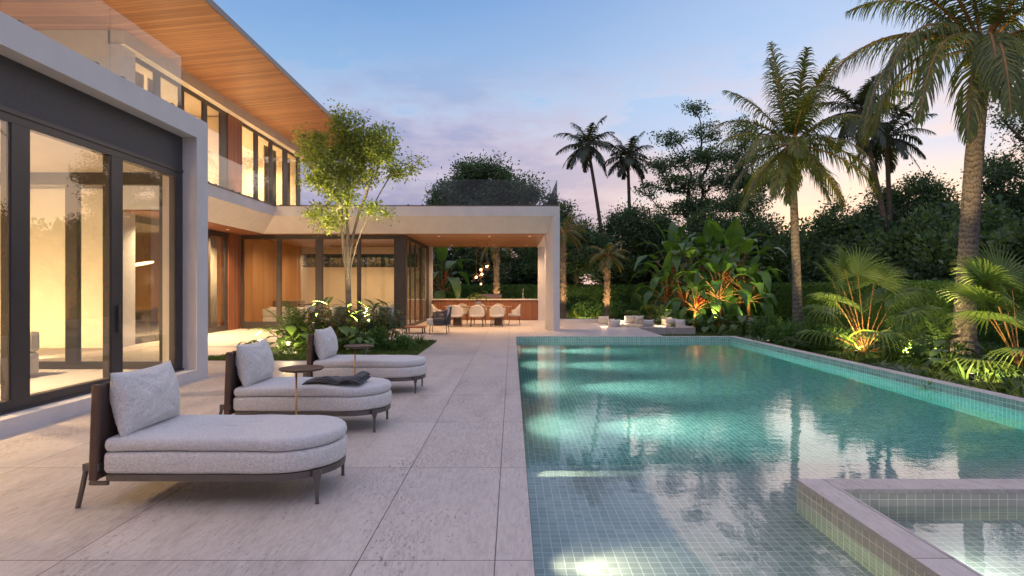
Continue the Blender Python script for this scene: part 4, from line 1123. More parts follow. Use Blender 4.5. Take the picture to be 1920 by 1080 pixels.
# dense shrubs filling the boundary
def shrub_proto():
    t = thing('boundary_shrub', 'dense dark shrub behind the far hedge, directly right of the pavilion column', 'shrub', (2.6, 42.5, GZ), 0, 'dense shrubs behind the hedges')
    n = 9000; P = np.random.normal(size=(n, 3)); P /= np.linalg.norm(P, axis=1)[:, None]; P *= np.random.uniform(.55, 1, n)[:, None] ** .5
    k = 1 + .22 * np.sin(P[:, 0] * 6 + 1) * np.cos(P[:, 2] * 7) + .15 * np.sin(P[:, 1] * 9); P = P * k[:, None]
    P = P * np.array([2.6, 1.7, 2.5]) + np.array([0, 0, 2.2]); P[:, 2] = np.abs(P[:, 2])
    quads_mesh('foliage', leaves(P, .24, (P - np.array([0, 0, 1.8])) * .4, .55), M['dl'], t)
    mb = MB()
    for a in range(5): mb.tube([(0, 0, 0), (.5 * math.cos(a * 1.26), .4 * math.sin(a * 1.26), 1.2), (1.3 * math.cos(a * 1.26), .8 * math.sin(a * 1.26), 3.0)], [.09, .06, .02], 6)
    mb.build('stems', M['dbark'], t, uv=False); return t
sp0 = shrub_proto()
for px, Y, s, lb in ((1185, 43, 1.0, 'dense dark shrub behind the far hedge, straight above the sunken lounge'), (1265, 42, 1.15, 'dense dark shrub behind the left of the paddle clump'), (1350, 41, 1.15, 'dense dark shrub behind the middle of the paddle clump'),
                     (1430, 39.5, 1.1, 'dense dark shrub behind the right of the paddle clump'), (1010, 44, 1.0, 'dense dark shrub behind the bar right of the faucet'), (935, 44.5, .95, 'dense dark shrub behind the trunk with the globes in front'), (865, 44, 1.0, 'dense dark shrub behind the left end of the bar'),
                     (780, 40, 1.1, 'dense dark shrub seen through the right clerestory pane'), (690, 38, 1.1, 'dense dark shrub seen through the middle clerestory pane'), (600, 37, 1.1, 'dense dark shrub seen through the left clerestory pane'),
                     (1500, 36, 1.15, 'dense dark shrub behind the middle palm trunk'), (1570, 33, 1.15, 'dense dark shrub behind the hedge left of the fan palm'), (1650, 29.5, 1.1, 'dense dark shrub behind the hedge above the fan palm'),
                     (1745, 26.5, 1.1, 'dense dark shrub behind the hedge left of the coconut trunk'), (1850, 24, 1.05, 'dense dark shrub behind the hedge right of the coconut trunk'), (1985, 21.5, 1.0, 'dense dark shrub behind the hedge outside the right edge'), (2250, 18, 1.0, 'dense dark shrub farthest right along the garden boundary')):
    dup(sp0, lb, ((px - 960) / FPX * Y, Y, GZ), rng.uniform(0, 6), s)
# ---- palms
def frond_quads(base, az, elev, L, leaflet, droop, n=34, w=.045, twist=.3, hang=.55, rr=None, vgap=0):
    """feather frond: returns quads and rachis points"""
    d = Vector((math.cos(az) * math.cos(elev), math.sin(az) * math.cos(elev), math.sin(elev))); p = Vector(base)
    pts = [p.copy()]; m = 16
    for i in range(m):
        d = (d + Vector((0, 0, -droop / m * (.5 + 1.2 * i / m)))).normalized(); p = p + d * (L / m); pts.append(p.copy())
    Q = []
    rnd = random.Random(int(az * 1000) + int(L * 77))
    for k in range(n):
        t_ = .14 + .86 * k / (n - 1); f = t_ * m; i = min(int(f), m - 1); q = pts[i].lerp(pts[i + 1], f - i)
        tan = (pts[i + 1] - pts[i]).normalized(); side = tan.cross(Vector((0, 0, 1))).normalized(); upv = side.cross(tan)
        ll = leaflet * (math.sin(math.pi * (.16 + .80 * t_)) ** .7) * rnd.uniform(.85, 1.1)
        for sg in (-1, 1):
            ld = (side * sg * (1 - .45 * t_) + tan * (.35 + .55 * t_) + upv * (.22 - vgap) + Vector((rnd.uniform(-.16, .16), rnd.uniform(-.16, .16), rnd.uniform(-.2, .12)))).normalized()
            a = q.copy(); seg = 3; ww = w * rnd.uniform(.85, 1.15); perp = ld.cross(upv).normalized()
            prev = (a + perp * ww * .5, a - perp * ww * .5)
            for s in range(seg):
                ld = (ld + Vector((0, 0, -hang * (.6 + .5 * s) * rnd.uniform(.7, 1.3)))).normalized(); a = a + ld * (ll / seg)
                w2 = ww * (1 - (s + 1) / seg) ** .6 if s < seg - 1 else .003
                perp = ld.cross(upv); perp = perp.normalized() if perp.length > 1e-4 else side
                nx = (a + perp * w2 * .5, a - perp * w2 * .5)
                Q.append([prev[0], prev[1], nx[1], nx[0]]); prev = nx
    return Q, pts
def palm(label, loc, top, r0, r1, fronds, leaflet, mat='pl', trunkmat='ptrunk', name='coconut_palm', group=None, n=34, w=.045, hang=.5, curve=.3, nuts=0, bumps=0, droop=1.3, L=2.6, seed=3, shaft=True):
    """fronds: list of (az deg, elev deg, length factor, droop factor)"""
    t = thing(name, label, 'palm', loc, 0, group); rnd = random.Random(seed); top = Vector(top)
    mb = MB(); P = []; rad = []
    K = 26
    for i in range(K + 1):
        f = i / K; x = top.x * (f + curve * (f * f - f)); y = top.y * (f + curve * (f * f - f))
        P.append((x, y, top.z * f)); rad.append((r0 + (r1 - r0) * min(1, f * 1.2)) * (1 + .7 * math.exp(-f * 16)) * (1 + .035 * (i % 2)))
    mb.tube(P, rad, 16, False)
    if bumps:
        for k in range(bumps):
            f = rnd.random() ** .9 * .98 + .02; i = min(int(f * K), K - 1); q = Vector(P[i]).lerp(Vector(P[i + 1]), f * K - i); a = rnd.random() * 6.28
            o = Vector((math.cos(a), math.sin(a), 0)); rr = rad[i]; s = Vector((-o.y, o.x, 0))
            b0 = q + o * rr * .9; tip = q + o * (rr + .10) + Vector((0, 0, .09)); h = .055
            mb.add([tuple(b0 + s * h), tuple(b0 - s * h), tuple(tip), tuple(b0 + Vector((0, 0, -.07)))], [(0, 2, 1), (0, 3, 2), (3, 1, 2)])
    mb.build('trunk', M[trunkmat], t, smooth=not bumps, uv=False)
    Q = []; rc = MB()
    for az, el, lf, df in fronds:
        b = top + Vector((math.cos(R(az)), math.sin(R(az)), 0)) * r1 * .5 + Vector((0, 0, .12 if shaft else 0))
        q, pts = frond_quads(b, R(az), R(el), L * lf, leaflet * (.75 + .25 * lf), droop * df, n, w, hang=hang)
        Q += q; rc.tube(pts, [r1 * .26 * (1 - .88 * i / 16) + .004 for i in range(17)], 5, False)
    if shaft:
        rc.tube([top - Vector((0, 0, .25)), top + Vector((0, 0, .05)), top + Vector((0, 0, .30))], [r1 * 1.15, r1 * 1.5, r1 * .8], 12)
    cr = quads_mesh('crown', np.array([[tuple(v) for v in q] for q in Q]), M[mat], t)
    rc.build('frond_stalks', M['stalk'] if mat != 'pd' else M['dbark'], t, smooth=True, uv=False)
    for k in range(nuts):
        a = k * 2.1 + .4; mb = MB(); r = .115
        mb.lathe([(r * .86 * math.sin(R(q)) + .0001, -r * 1.15 * math.cos(R(q))) for q in range(0, 181, 15)], 16, (top.x + math.cos(a) * (r1 + .13), top.y + math.sin(a) * (r1 + .13), top.z - .12 - .12 * (k % 2)))
        mb.build('coconut', M['coco'], t, smooth=True, uv=False)
    return t
def ring(n, el0, el1, seed, lf=(.85, 1.1), df=(.8, 1.2), off=0):
    r = random.Random(seed); out = []
    for i in range(n):
        f = i / (n - 1); az = off + i * 137.5 + r.uniform(-12, 12); out.append((az, el0 + (el1 - el0) * f + r.uniform(-6, 6), r.uniform(*lf), r.uniform(*df)))
    return out
# big coconut palm, right
bx = (1806 - 960) / FPX * 15; tx, _, tz = gp(1843, 95, 15)
palm('big coconut palm on the right with ringed trunk and yellow green nuts', (bx, 15, GZ), (tx - bx, 0, tz - GZ), .235, .19,
     [(182, 50, 1.25, .9), (200, 28, 1.2, 1.5), (235, 5, 1.1, 1.25), (175, 12, 1.05, 1.7), (262, 40, 1.2, 1.0), (250, -20, .95, 1.0), (300, 48, 1.15, 1.1), (330, 25, 1.25, 1.3), (5, 28, 1.25, 1.35), (40, 45, 1.2, 1.0), (355, 5, 1.2, 1.5), (90, 50, 1.1, 1), (130, 60, 1.1, .9), (150, 35, 1.2, 1.2), (215, 65, 1.1, .8), (280, 72, 1.0, .7), (20, 70, 1.0, .7), (110, 15, 1.1, 1.2), (318, 0, 1.0, 1.3), (190, 20, 1.35, 1.75), (212, 12, 1.3, 1.5), (238, 0, 1.25, 1.2), (225, -18, 1.15, 1.0), (196, 60, 1.4, 1.1), (170, 30, 1.35, 1.4)],
     .98, nuts=6, n=64, w=.048, L=3.7, droop=1.5, hang=.66, curve=.45, seed=5)
# middle palm
bx = (1497 - 960) / FPX * 19; tx, _, tz = gp(1484, 278, 19)
palm('middle palm with pinkish trunk and golden lit arching fronds', (bx, 19, GZ), (tx - bx, 0, tz - GZ), .155, .112,
     [(180, 42, 1.0, 1.0), (172, 5, .95, 1.3), (100, 75, 1.25, .35), (200, 78, 1.2, .3), (10, 68, 1.25, .4), (30, 35, 1.0, 1.1), (0, 8, 1.15, 1.1), (350, -8, 1.2, 1.0), (230, -25, 1.0, .9), (275, -15, .75, 1.2), (260, 50, 1.0, 1.0), (310, 40, .9, 1.1), (140, 40, .95, 1.1), (60, 10, 1.0, 1.2), (195, -38, 1.05, .6), (330, -42, .9, .6), (290, 65, 1.0, .6), (80, 40, 1.0, 1), (250, 15, .8, 1.3), (120, -20, 1.0, 1), (160, 60, 1.05, .7), (45, 62, 1.1, .6), (215, 20, 1.0, 1.3), (320, 15, .95, 1.3), (185, -12, 1.0, 1.1), (10, -28, 1.0, .8), (240, -48, .9, .5), (300, -50, .85, .5), (270, 75, 1.05, .4)],
     .74, nuts=2, n=56, w=.046, L=2.8, droop=1.2, hang=.5, curve=.3, seed=9)
gF = 'dark palms against the sky'
def farpalm(label, px, py, Y, basepx, L, seed, nfr=22, n=30):
    bx = (basepx - 960) / FPX * Y; tx, _, tz = gp(px, py, Y)
    return palm(label, (bx, Y, GZ), (tx - bx, 0, tz - GZ), .16, .11, ring(nfr, 70, -40, seed), .75, 'pd', 'dbark', n=n, w=.085, L=L, droop=1.1, hang=.5, curve=.35, group=gF, seed=seed)
farpalm('tall dark palm farthest left, leaning left above the trees', 1102, 275, 40, 1145, 2.35, 21)
farpalm('shorter dark palm overlapping the tall one on its right', 1177, 298, 41, 1185, 2.1, 33)
farpalm('tall dark palm between the middle palm and the coconut palm', 1612, 212, 29, 1690, 2.7, 47, 26)
farpalm('dark palm just right of it, half hidden by coconut fronds', 1662, 262, 30, 1675, 2.5, 59, 20)
# small date palms with rough lit trunks
gD = 'rough trunked date palms lit from below'
def date(label, px, py, Y, L=1.5, n=20, hang=.55, seed=1):
    bx, _, tz = gp(px, py, Y)
    p = palm(label, (bx, Y, GZ), (0, 0, tz - GZ), .17, .155, ring(n, 65, -30, seed), .42, 'pl', 'dtrunk', 'date_palm', gD, n=26, w=.05, L=L, droop=1.3, hang=hang, bumps=170, seed=seed, curve=0)
    for dx in (-.55, .5): spot('palm_light', (bx + dx, Y - .8, GZ + .12), (bx, Y, tz * .55), 75 * GP_, (1, .62, .30), 50, .8, .04)
    q = thing('garden_spotlight', 'ground spotlight at the foot of the ' + label.split(' lit')[0].split(' seen')[0][:60] + {3: ' on the lawn', 4: ' behind the globes', 5: ' behind the column'}[seed] if False else {3: 'ground spotlight at the foot of the small date palm on the lawn', 4: 'ground spotlight at the foot of the date palm behind the bar', 5: 'ground spotlight at the foot of the date palm beside the column'}[seed], 'spotlight', (bx + .5, Y - .8, GZ), 0, 'ground spotlights'); mb = MB(); mb.tube([(0, 0, 0), (0, 0, .10)], .045, 12); mb.build('housing', M['dark'], q, uv=False)
    return p
date('small date palm standing on the lawn left of the paddle plants', 1138, 482, 33, 1.35, 22, .5, 3)
date('date palm seen through the pavilion behind the glass globes', 931, 452, 33, 1.7, 22, .8, 4)
date('date palm half hidden by the right pavilion column', 1056, 440, 34, 1.7, 22, .8, 5)

# ---- fan palms
def fan(mb, base, az, elev, r, nseg=34, spread=320, droop=.3, seed=0, fold=.5):
    rnd = random.Random(seed); d = Vector((math.cos(az) * math.cos(elev), math.sin(az) * math.cos(elev), math.sin(elev)))
    side = Vector((-math.sin(az), math.cos(az), 0)); nrm = d.cross(side) * -1
    if nrm.z < 0: nrm = -nrm
    c = Vector(base); Q = []
    for k in range(nseg):
        a = R(-spread / 2 + spread * (k + .5) / nseg); da = R(spread / nseg) / 2
        ll = r * (.70 + .30 * math.cos(a * .5)) * rnd.uniform(.92, 1.05)
        rows = []
        for q, wf, hf in ((0, .0, 0), (.26, 1, 0), (.50, .86, .02), (.76, .34, .16), (1.0, .02, .42)):
            rad = ll * q; ctr = a + R(rnd.uniform(-1, 1)) * q
            dirv = d * math.cos(ctr) + side * math.sin(ctr)
            perp = -d * math.sin(ctr) + side * math.cos(ctr)
            wv = (rad * math.tan(da) * .98 if q <= .55 else ll * .55 * math.tan(da)) * wf
            cc_ = c + dirv * rad + nrm * (fold * rad * .25 * (1 - abs(math.cos(a)) * .3)) + Vector((0, 0, -droop * hf * ll * 1.3))
            rows.append((cc_ + perp * wv, cc_ + nrm * wv * .55, cc_ - perp * wv))
        for i in range(4):
            A, B = rows[i], rows[i + 1]
            Q.append([A[0], A[1], B[1], B[0]]); Q.append([A[1], A[2], B[2], B[1]])
    mb += Q
def fanpalm(label, loc, specs, mat='fl', seed=0, group='fan palms along the right hedge', r0=.06):
    """specs: (azimuth, petiole elev, petiole length, fan radius, blade elevation, droop)"""
    t = thing('fan_palm', label, 'palm', loc, 0, group); Q = []; st = MB()
    for k in range(9):
        a = k * 2.4; st.tube([(0, 0, 0), (.05 * math.cos(a), .05 * math.sin(a), .25), (.14 * math.cos(a), .14 * math.sin(a), .55)], [.06, .04, .01], 6)
    for i, (az, pe, pl_, fr, be, dr) in enumerate(specs):
        a = R(az); e_ = R(pe); p = Vector((0, 0, .1)); pts = [p.copy()]
        dv = Vector((math.cos(a) * math.cos(e_), math.sin(a) * math.cos(e_), math.sin(e_)))
        for k in range(7): dv = (dv + Vector((0, 0, -.05))).normalized(); p = p + dv * pl_ / 7; pts.append(p.copy())
        st.tube(pts, [.020 - .0018 * k for k in range(8)], 6, False)
        fan(Q, p, a, R(be), fr, 38, (300 if be < 50 else 235), dr, seed * 50 + i)
    quads_mesh('fans', np.array([[tuple(v) for v in q] for q in Q]), M[mat], t)
    st.build('stalks', M['stalk'], t, smooth=True, uv=False)
    return t
fx, fy = (1622 - 960) / FPX * 15.8, 15.8
fp1 = fanpalm('large fan palm with a glowing lamp at its foot, left of the coconut trunk', (fx, fy, GZ),
        [(80, 80, 2.25, 1.15, 70, .35), (40, 74, 2.05, 1.1, 58, .5), (140, 76, 2.1, 1.1, 60, .45), (160, 80, 2.4, .9, 74, .2), (25, 66, 1.7, 1.05, 40, .7), (195, 62, 1.75, 1.0, 25, .8), (185, 35, 1.2, 1.1, 12, .9), (200, 15, 1.0, 1.0, 0, .9), (340, 55, 1.5, 1.1, 20, .9), (10, 62, 2.0, 1.0, 15, .8), (255, 40, 1.3, .95, -5, 1.0), (300, 18, .9, .95, -10, 1.0), (150, 72, 2.1, 1.05, 55, .5), (230, 8, .7, .9, -15, .9), (350, 25, 1.3, .9, 0, .9), (120, 55, 1.5, 1, 20, .8)], seed=1)
fx2, fy2 = (1912 - 960) / FPX * 12.6, 12.6
fp2 = fanpalm('large fan palm cut by the right edge of the picture', (fx2, fy2, GZ),
        [(100, 80, 2.0, 1.2, 72, .3), (150, 78, 1.8, 1.15, 62, .45), (60, 74, 1.9, 1.1, 60, .5), (180, 74, 2.1, 1.0, 50, .5), (200, 55, 1.55, 1.0, 18, .7), (192, 22, 1.1, 1.1, 5, .8), (185, 65, 1.8, .95, 35, .5), (240, 35, 1.25, 1.0, 0, .8), (250, 5, .8, 1.1, -12, .9), (210, 2, .9, .95, -12, .9), (340, 60, 1.5, 1.1, 30, .6), (30, 50, 1.6, 1.1, 20, .6), (300, 20, 1.1, 1.0, 0, .8), (275, 62, 1.7, 1.0, 25, .7)], seed=2)
sm = fanpalm('small fan palm at the left foot of the paddle plants', ((1222 - 960) / FPX * 29, 29, GZ),
        [(180, 45, 1.0, .75, 10, .8), (200, 20, .8, .75, -5, .9), (250, 60, 1.0, .7, 30, .7), (320, 30, .9, .75, 5, .8), (140, 70, 1.3, .7, 45, .5), (30, 55, 1.1, .7, 30, .6), (280, 5, .7, .7, -20, .9)], seed=3)

# ---- paddle plants (heliconia / traveller style)
def paddle_plant(label, loc, h, nl, L, Wd, seed, flowers=2, mat='bl', name='paddle_plant', group='tall paddle leaved plants behind the lounge', erect=1.0):
    t = thing(name, label, 'plant', loc, rng.uniform(0, 6), group); rnd = random.Random(seed)
    lm = MB(); st = MB()
    trunk_h = h * .42
    st.tube([(0, 0, 0), (.02, .02, trunk_h * .6), (0, .03, trunk_h)], [.10, .085, .075], 9)
    nl = int(nl * 2.1)
    for i in range(nl):
        az = i * 2.4 + rnd.uniform(-.3, .3); f = i / nl; el = R((82 - 75 * f ** 1.2) * erect + rnd.uniform(-6, 6)); pl_ = (h - trunk_h - L * .45) * (1.0 - .45 * f) * rnd.uniform(.85, 1.1)
        p = Vector((0, .02, trunk_h * (1 - .12 * f))); dv = Vector((math.cos(az) * math.cos(el), math.sin(az) * math.cos(el), math.sin(el))); pts = [p.copy()]
        for k in range(6): dv = (dv + Vector((0, 0, -.07 - .05 * f))).normalized(); p = p + dv * pl_ / 6; pts.append(p.copy())
        st.tube(pts, [.032 - .0035 * k for k in range(7)], 6, False)
        e2 = math.asin(max(-1, min(1, dv.z)))
        paddle(lm, p, az, e2, L * rnd.uniform(.95, 1.35), Wd * 1.2 * rnd.uniform(.85, 1.1), 1.9 + 1.2 * f, 12, .22, .62, .12)
    lm.build('leaves', M[mat], t, smooth=True, uv=False); st.build('stalks', M['stalk'], t, smooth=True, uv=False)
    for k in range(flowers):
        fl = MB(); a0 = rnd.random() * 6.28; b = Vector((.22 * math.cos(a0), .22 * math.sin(a0), trunk_h * rnd.uniform(1.0, 1.3)))
        for j in range(6):
            paddle(fl, b + Vector((0, 0, .05 * j)), a0 + (j % 2) * 1.2 - .6, R(35 + 8 * j), .30, .09, .3, 5, .8, .7)
        fl.build('flower', M['flower'], t, smooth=True, uv=False)
    return t
clump = [(1248, 30.5, 5.0, 12, 1.6, .50, 3, 'tallest paddle plant at the left end of the clump'), (1292, 29.5, 4.4, 10, 1.5, .48, 1, 'paddle plant second from the left in the clump'),
         (1362, 29.6, 5.0, 12, 1.7, .52, 2, 'tall paddle plant in the middle of the clump with high leaves'), (1352, 27.2, 3.5, 11, 1.25, .40, 2, 'bright mid height paddle plant at the front middle of the clump'),
         (1400, 29.0, 4.7, 11, 1.6, .50, 1, 'tall paddle plant at the right of the clump'), (1420, 27.6, 3.2, 9, 1.2, .40, 1, 'paddle plant with drooping leaves at the right front of the clump'),
         (1230, 28.6, 3.2, 9, 1.3, .42, 2, 'shorter paddle plant at the left front of the clump'), (1275, 27.8, 2.7, 9, 1.1, .36, 2, 'low dark paddle plant with orange flowers left of the small bright one'),
         (1325, 31.0, 4.9, 11, 1.6, .5, 0, 'paddle plant at the very back of the clump')]
for i, (px, Y, h, nl, L, Wd, nf, lb) in enumerate(clump):
    px = 1328 + (px - 1328) * .82; L *= .9
    paddle_plant(lb, ((px - 960) / FPX * Y, Y, GZ), h, nl, L, Wd, 100 + i, nf)
paddle_plant('small bright lit plant with orange flowers in front of the clump', ((1305 - 960) / FPX * 25.2, 25.2, GZ), 2.35, 8, .85, .26, 140, 2, erect=1.05)
paddle_plant('dark paddle plant behind the left end of the bar', ((828 - 960) / FPX * 31.5, 31.5, GZ), 4.4, 10, 1.7, .5, 150, 1, group='paddle plant behind the bar')
paddle_plant('paddle plant behind the garden wing clerestory side', ((775 - 960) / FPX * 32.5, 32.5, GZ), 4.0, 9, 1.5, .5, 151, 0, group='paddle plant behind the bar')

# ---- hedges
def hedge(label, x0, x1, y0, y1, top, dens, ls, faces):
    t = thing('clipped_hedge', label, 'hedge', ((x0 + x1) / 2, (y0 + y1) / 2, GZ))
    mb = MB(); mb.box(x0 + .10, x1 - .10, y0 + .10, y1 - .10, GZ, top - .08); mb.build('core', M['hl'], t, world=True, uv=False)
    P = []
    def rnd(n, a): return np.random.uniform(0, 1, n)
    for f in faces:
        if f == 'front': n = int((x1 - x0) * (top - GZ) * dens); q = np.stack([np.random.uniform(x0, x1, n), y0 + np.random.normal(0.03, .05, n), np.random.uniform(GZ, top, n)], 1); d = (0, -1, .2)
        if f == 'left': n = int((y1 - y0) * (top - GZ) * dens); q = np.stack([x0 + np.random.normal(0.03, .05, n), np.random.uniform(y0, y1, n), np.random.uniform(GZ, top, n)], 1); d = (-1, 0, .2)
        if f == 'top': n = int((x1 - x0) * (y1 - y0) * dens); q = np.stack([np.random.uniform(x0, x1, n), np.random.uniform(y0, y1, n), top + np.random.normal(-.02, .035, n)], 1); d = (0, 0, 1)
        P.append((q, np.tile(np.array(d, float), (n, 1))))
    Pa = np.concatenate([p for p, _ in P]) - np.array([(x0 + x1) / 2, (y0 + y1) / 2, GZ]); D = np.concatenate([d for _, d in P])
    quads_mesh('foliage', leaves(Pa, ls, D, .6, .7), M['hl'], t)
    return t
hedge('long clipped hedge closing the garden behind the lawn', -14, 12.5, 38.5, 39.6, 1.72, 330, .12, ('front', 'top'))
hedge('clipped hedge running along the right side of the garden', 15.2, 16.3, 9.5, 38.4, 1.78, 480, .095, ('left', 'top'))
hedge('short hedge block behind the paddle plants', 12.4, 15.1, 33.0, 34.0, 1.78, 380, .11, ('front', 'top', 'left'))

# ---- low planting
def tuft(name, mat, nb, L, Wd, seed, spread=.10, elev=(35, 80), droop=1.0, parts='leaves', n=5, fold=.2, tip=.7):
    rnd = random.Random(seed); mb = MB()
    for i in range(nb):
        az = rnd.random() * 6.28; r = rnd.random() * spread
        paddle(mb, (r * math.cos(az), r * math.sin(az), 0), az + rnd.uniform(-.5, .5), R(rnd.uniform(*elev)), L * rnd.uniform(.7, 1.1), Wd * rnd.uniform(.8, 1.2), droop * rnd.uniform(.6, 1.3), n, fold, tip)
    return mb
def stalked(nb, h, L, Wd, seed, mat='ul'):
    """bushy plant of broad leaves on stalks"""
    rnd = random.Random(seed); mb = MB(); st = MB()
    for i in range(nb):
        az = i * 2.4; el = R(rnd.uniform(30, 82)); hh = h * rnd.uniform(.55, 1.0)
        tip = Vector((math.cos(az) * math.cos(el), math.sin(az) * math.cos(el), math.sin(el))) * hh; st.tube([(0, 0, 0), tuple(tip * .5 + Vector((0, 0, .06))), tuple(tip)], .008, 5, False)
        for q in range(1 if L > .22 else 3): paddle(mb, tip * (1 - .22 * q), az + q * 1.9, R(rnd.uniform(-5, 30)), L * rnd.uniform(.75, 1.1), Wd, 1.0, 6, .15, .9, .06)
    return mb, st
def feather(nb, L, seed, w=.03, leaflet=.26, h=.3):
    rnd = random.Random(seed); Q = []; st = MB()
    for i in range(nb):
        az = R(i * 137.5); el = R(rnd.uniform(42, 82)); q, pts = frond_quads((0, 0, .05), az, el, L * rnd.uniform(.75, 1.1), leaflet, 1.1, 15, w, hang=.25); Q += q; st.tube(pts, .007, 5, False)
    return Q, st
PROTO = {}
def proto(kind, label, cat, loc, grp, s):
    """first use builds the plant, later uses copy it"""
    rz = rng.uniform(0, 6.28)
    if kind in PROTO:
        return dup(PROTO[kind], label, loc, rz, s, grp)
    nm, seed = kind, len(kind) * 3 + 1
    t = thing({'fern': 'feather_palm', 'broad': 'broadleaf_plant', 'broad2': 'broadleaf_plant', 'strap': 'strap_leaf_plant', 'strapy': 'strap_leaf_plant', 'silver': 'silver_plant', 'bush': 'leafy_bush', 'cane': 'cane_plant'}[kind], label, cat, loc, rz, grp)
    if kind == 'fern':
        Q, st = feather(13, 1.0, seed); quads_mesh('fronds', np.array([[tuple(v) for v in q] for q in Q]), M['ul'], t); st.build('stems', M['ul'], t, uv=False)
    elif kind == 'cane':
        mb = MB(); st = MB(); rnd = random.Random(3)
        for k in range(7):
            a = k * 2.4; top = Vector((.30 * math.cos(a), .30 * math.sin(a), rnd.uniform(.55, 1.05))); st.tube([(0, 0, 0), tuple(top * .6 + Vector((0, 0, .1))), tuple(top)], .010, 5, False)
            for j in range(10): paddle(mb, top * (1 - .05 * j), j * 2.4, R(50 - 6 * j), .34, .075, .9, 5, .2, .8)
        mb.build('leaves', M['ul'], t, smooth=True, uv=False); st.build('stems', M['stalk'], t, uv=False)
    elif kind in ('broad', 'broad2'):
        mb, st = stalked(16, .62, .34, .22, 5) if kind == 'broad' else stalked(22, .55, .26, .15, 8)
        mb.build('leaves', M['ul' if kind == 'broad' else 'bl'], t, smooth=True, uv=False); st.build('stems', M['ul'], t, uv=False)
    elif kind == 'bush':
        P = np.random.normal(size=(1500, 3)); P /= np.linalg.norm(P, axis=1)[:, None]; P *= np.random.uniform(.4, 1, 1500)[:, None] ** .6 * (1 + .25 * np.sin(P[:, :1] * 7)); P[:, 2] = np.abs(P[:, 2]); P *= np.array([.5, .5, .62])
        quads_mesh('foliage', leaves(P, .10, P * 1.5, .5), M['hl'], t); st = MB(); st.tube([(0, 0, 0), (0, 0, .35)], .02, 6); st.build('stem', M['dbark'], t, uv=False)
    else:
        m = {'strap': 'ul', 'strapy': 'yl', 'silver': 'sl'}[kind]
        mb = tuft('x', m, 26 if kind != 'silver' else 34, .42 if kind != 'silver' else .26, .045 if kind != 'silver' else .035, 9 + len(kind), .08)
        mb.build('leaves', M[m], t, smooth=True, uv=False)
    PROTO[kind] = t; t.scale = (s,) * 3
    return t
def at(px, Y): return (px - 960) / FPX * Y
BZ = .025
bedg = 'plants in the courtyard bed'
bed = [('broad2', 478, 13.3, .8, 'small bright broad leaved plant at the left tip of the courtyard bed'), ('silver', 508, 13.1, 1.1, 'fine grassy plant next to the left tip of the bed'),
 ('strap', 527, 13.5, .8, 'strap leaved plant left of the farthest chaise backrest'), ('broad', 542, 14.1, 1.15, 'broad leaved plant lit yellow green left of the farthest chaise'),
 ('fern', 550, 14.9, 1.2, 'feathery palm standing tallest at the left of the bed'), ('fern', 568, 15.3, 1.05, 'second feathery palm behind the farthest chaise pillow'),
 ('silver', 545, 13.2, .9, 'grassy tuft in front of the lit broad leaved plant'), ('broad', 628, 14.2, 1.15, 'big leaved plant just right of the farthest chaise pillow'),
 ('broad', 650, 14.6, 1.1, 'big leaved plant in front of the tree trunk'), ('cane', 622, 15.3, 1.35, 'upright cane plant left of the tree trunk'),
 ('cane', 676, 15.0, 1.3, 'upright cane plant right of the tree trunk'), ('cane', 700, 15.6, 1.3, 'cane plant in front of the dark rope armchair'),
 ('broad2', 672, 14.0, 1.0, 'low leafy plant behind the farther side table'), ('cane', 730, 15.1, 1.15, 'leafy cane plant near the right end of the bed'),
 ('bush', 702, 14.5, .85, 'rounded leafy bush right of the farther side table'), ('silver', 685, 13.6, .9, 'pale silvery plant behind the drinks table'),
 ('strap', 745, 14.9, .9, 'dark strap leaved clump at the right of the bed'), ('strap', 765, 15.3, .95, 'strap leaved clump nearest the terrace walkway'),
 ('strap', 785, 15.9, .9, 'strap leaved clump at the far right corner of the bed'), ('fern', 600, 16.0, .9, 'feathery palm in front of the brown armchair'),
 ('bush', 640, 15.9, .8, 'dark bush behind the tree trunk'), ('fern', 715, 16.3, .85, 'feathery palm at the back of the bed'), ('strap', 738, 14.2, .8, 'strap leaved clump in the middle right of the bed'),
 ('broad2', 585, 14.1, .9, 'leafy plant hidden behind the farthest chaise backrest'), ('bush', 755, 14.4, .6, 'low bush near the right front of the bed')]
for k, px, Y, s, lb in bed: proto(k, lb, 'plant', (at(px, Y), Y, BZ), bedg, s)
bs = MB(); bedpoly = [(-7.1, 12.55), (-2.25, 12.55), (-2.25, 16.9), (-6.0, 16.9), (-6.3, 13.6), (-7.1, 12.75)]
bs.prism(bedpoly, -.02, .02); tag(bs.build('planting_bed', M['lawn']), kind='structure', label='planting bed cut into the terrace')
def inpoly(x, y, poly):
    c = False
    for i in range(len(poly)):
        (x1, y1), (x2, y2) = poly[i - 1], poly[i]
        if (y1 > y) != (y2 > y) and x < (x2 - x1) * (y - y1) / (y2 - y1) + x1: c = not c
    return c
def grass(label, pts, z, h, mat='grass', w=.012):
    n = len(pts); P = np.array([(x, y, z) for x, y in pts]); a = np.random.uniform(0, 6.28, n)
    s = np.stack([np.cos(a), np.sin(a), np.zeros(n)], 1) * w; hh = h * np.random.uniform(.5, 1.3, n)
    l = np.stack([np.random.normal(0, .35, n) * hh, np.random.normal(0, .35, n) * hh, hh], 1)
    V = np.stack([P - s, P + s, P + l + s * .2, P + l - s * .2], 1)
    o = quads_mesh('grass', V, M[mat]); tag(o, label, kind='stuff'); return o
pts = []
while len(pts) < 26000:
    x, y = random.uniform(-7.1, -2.2), random.uniform(12.55, 16.9)
    if inpoly(x, y, bedpoly): pts.append((x, y))
grass('short grass covering the planting bed', pts, .018, .055)
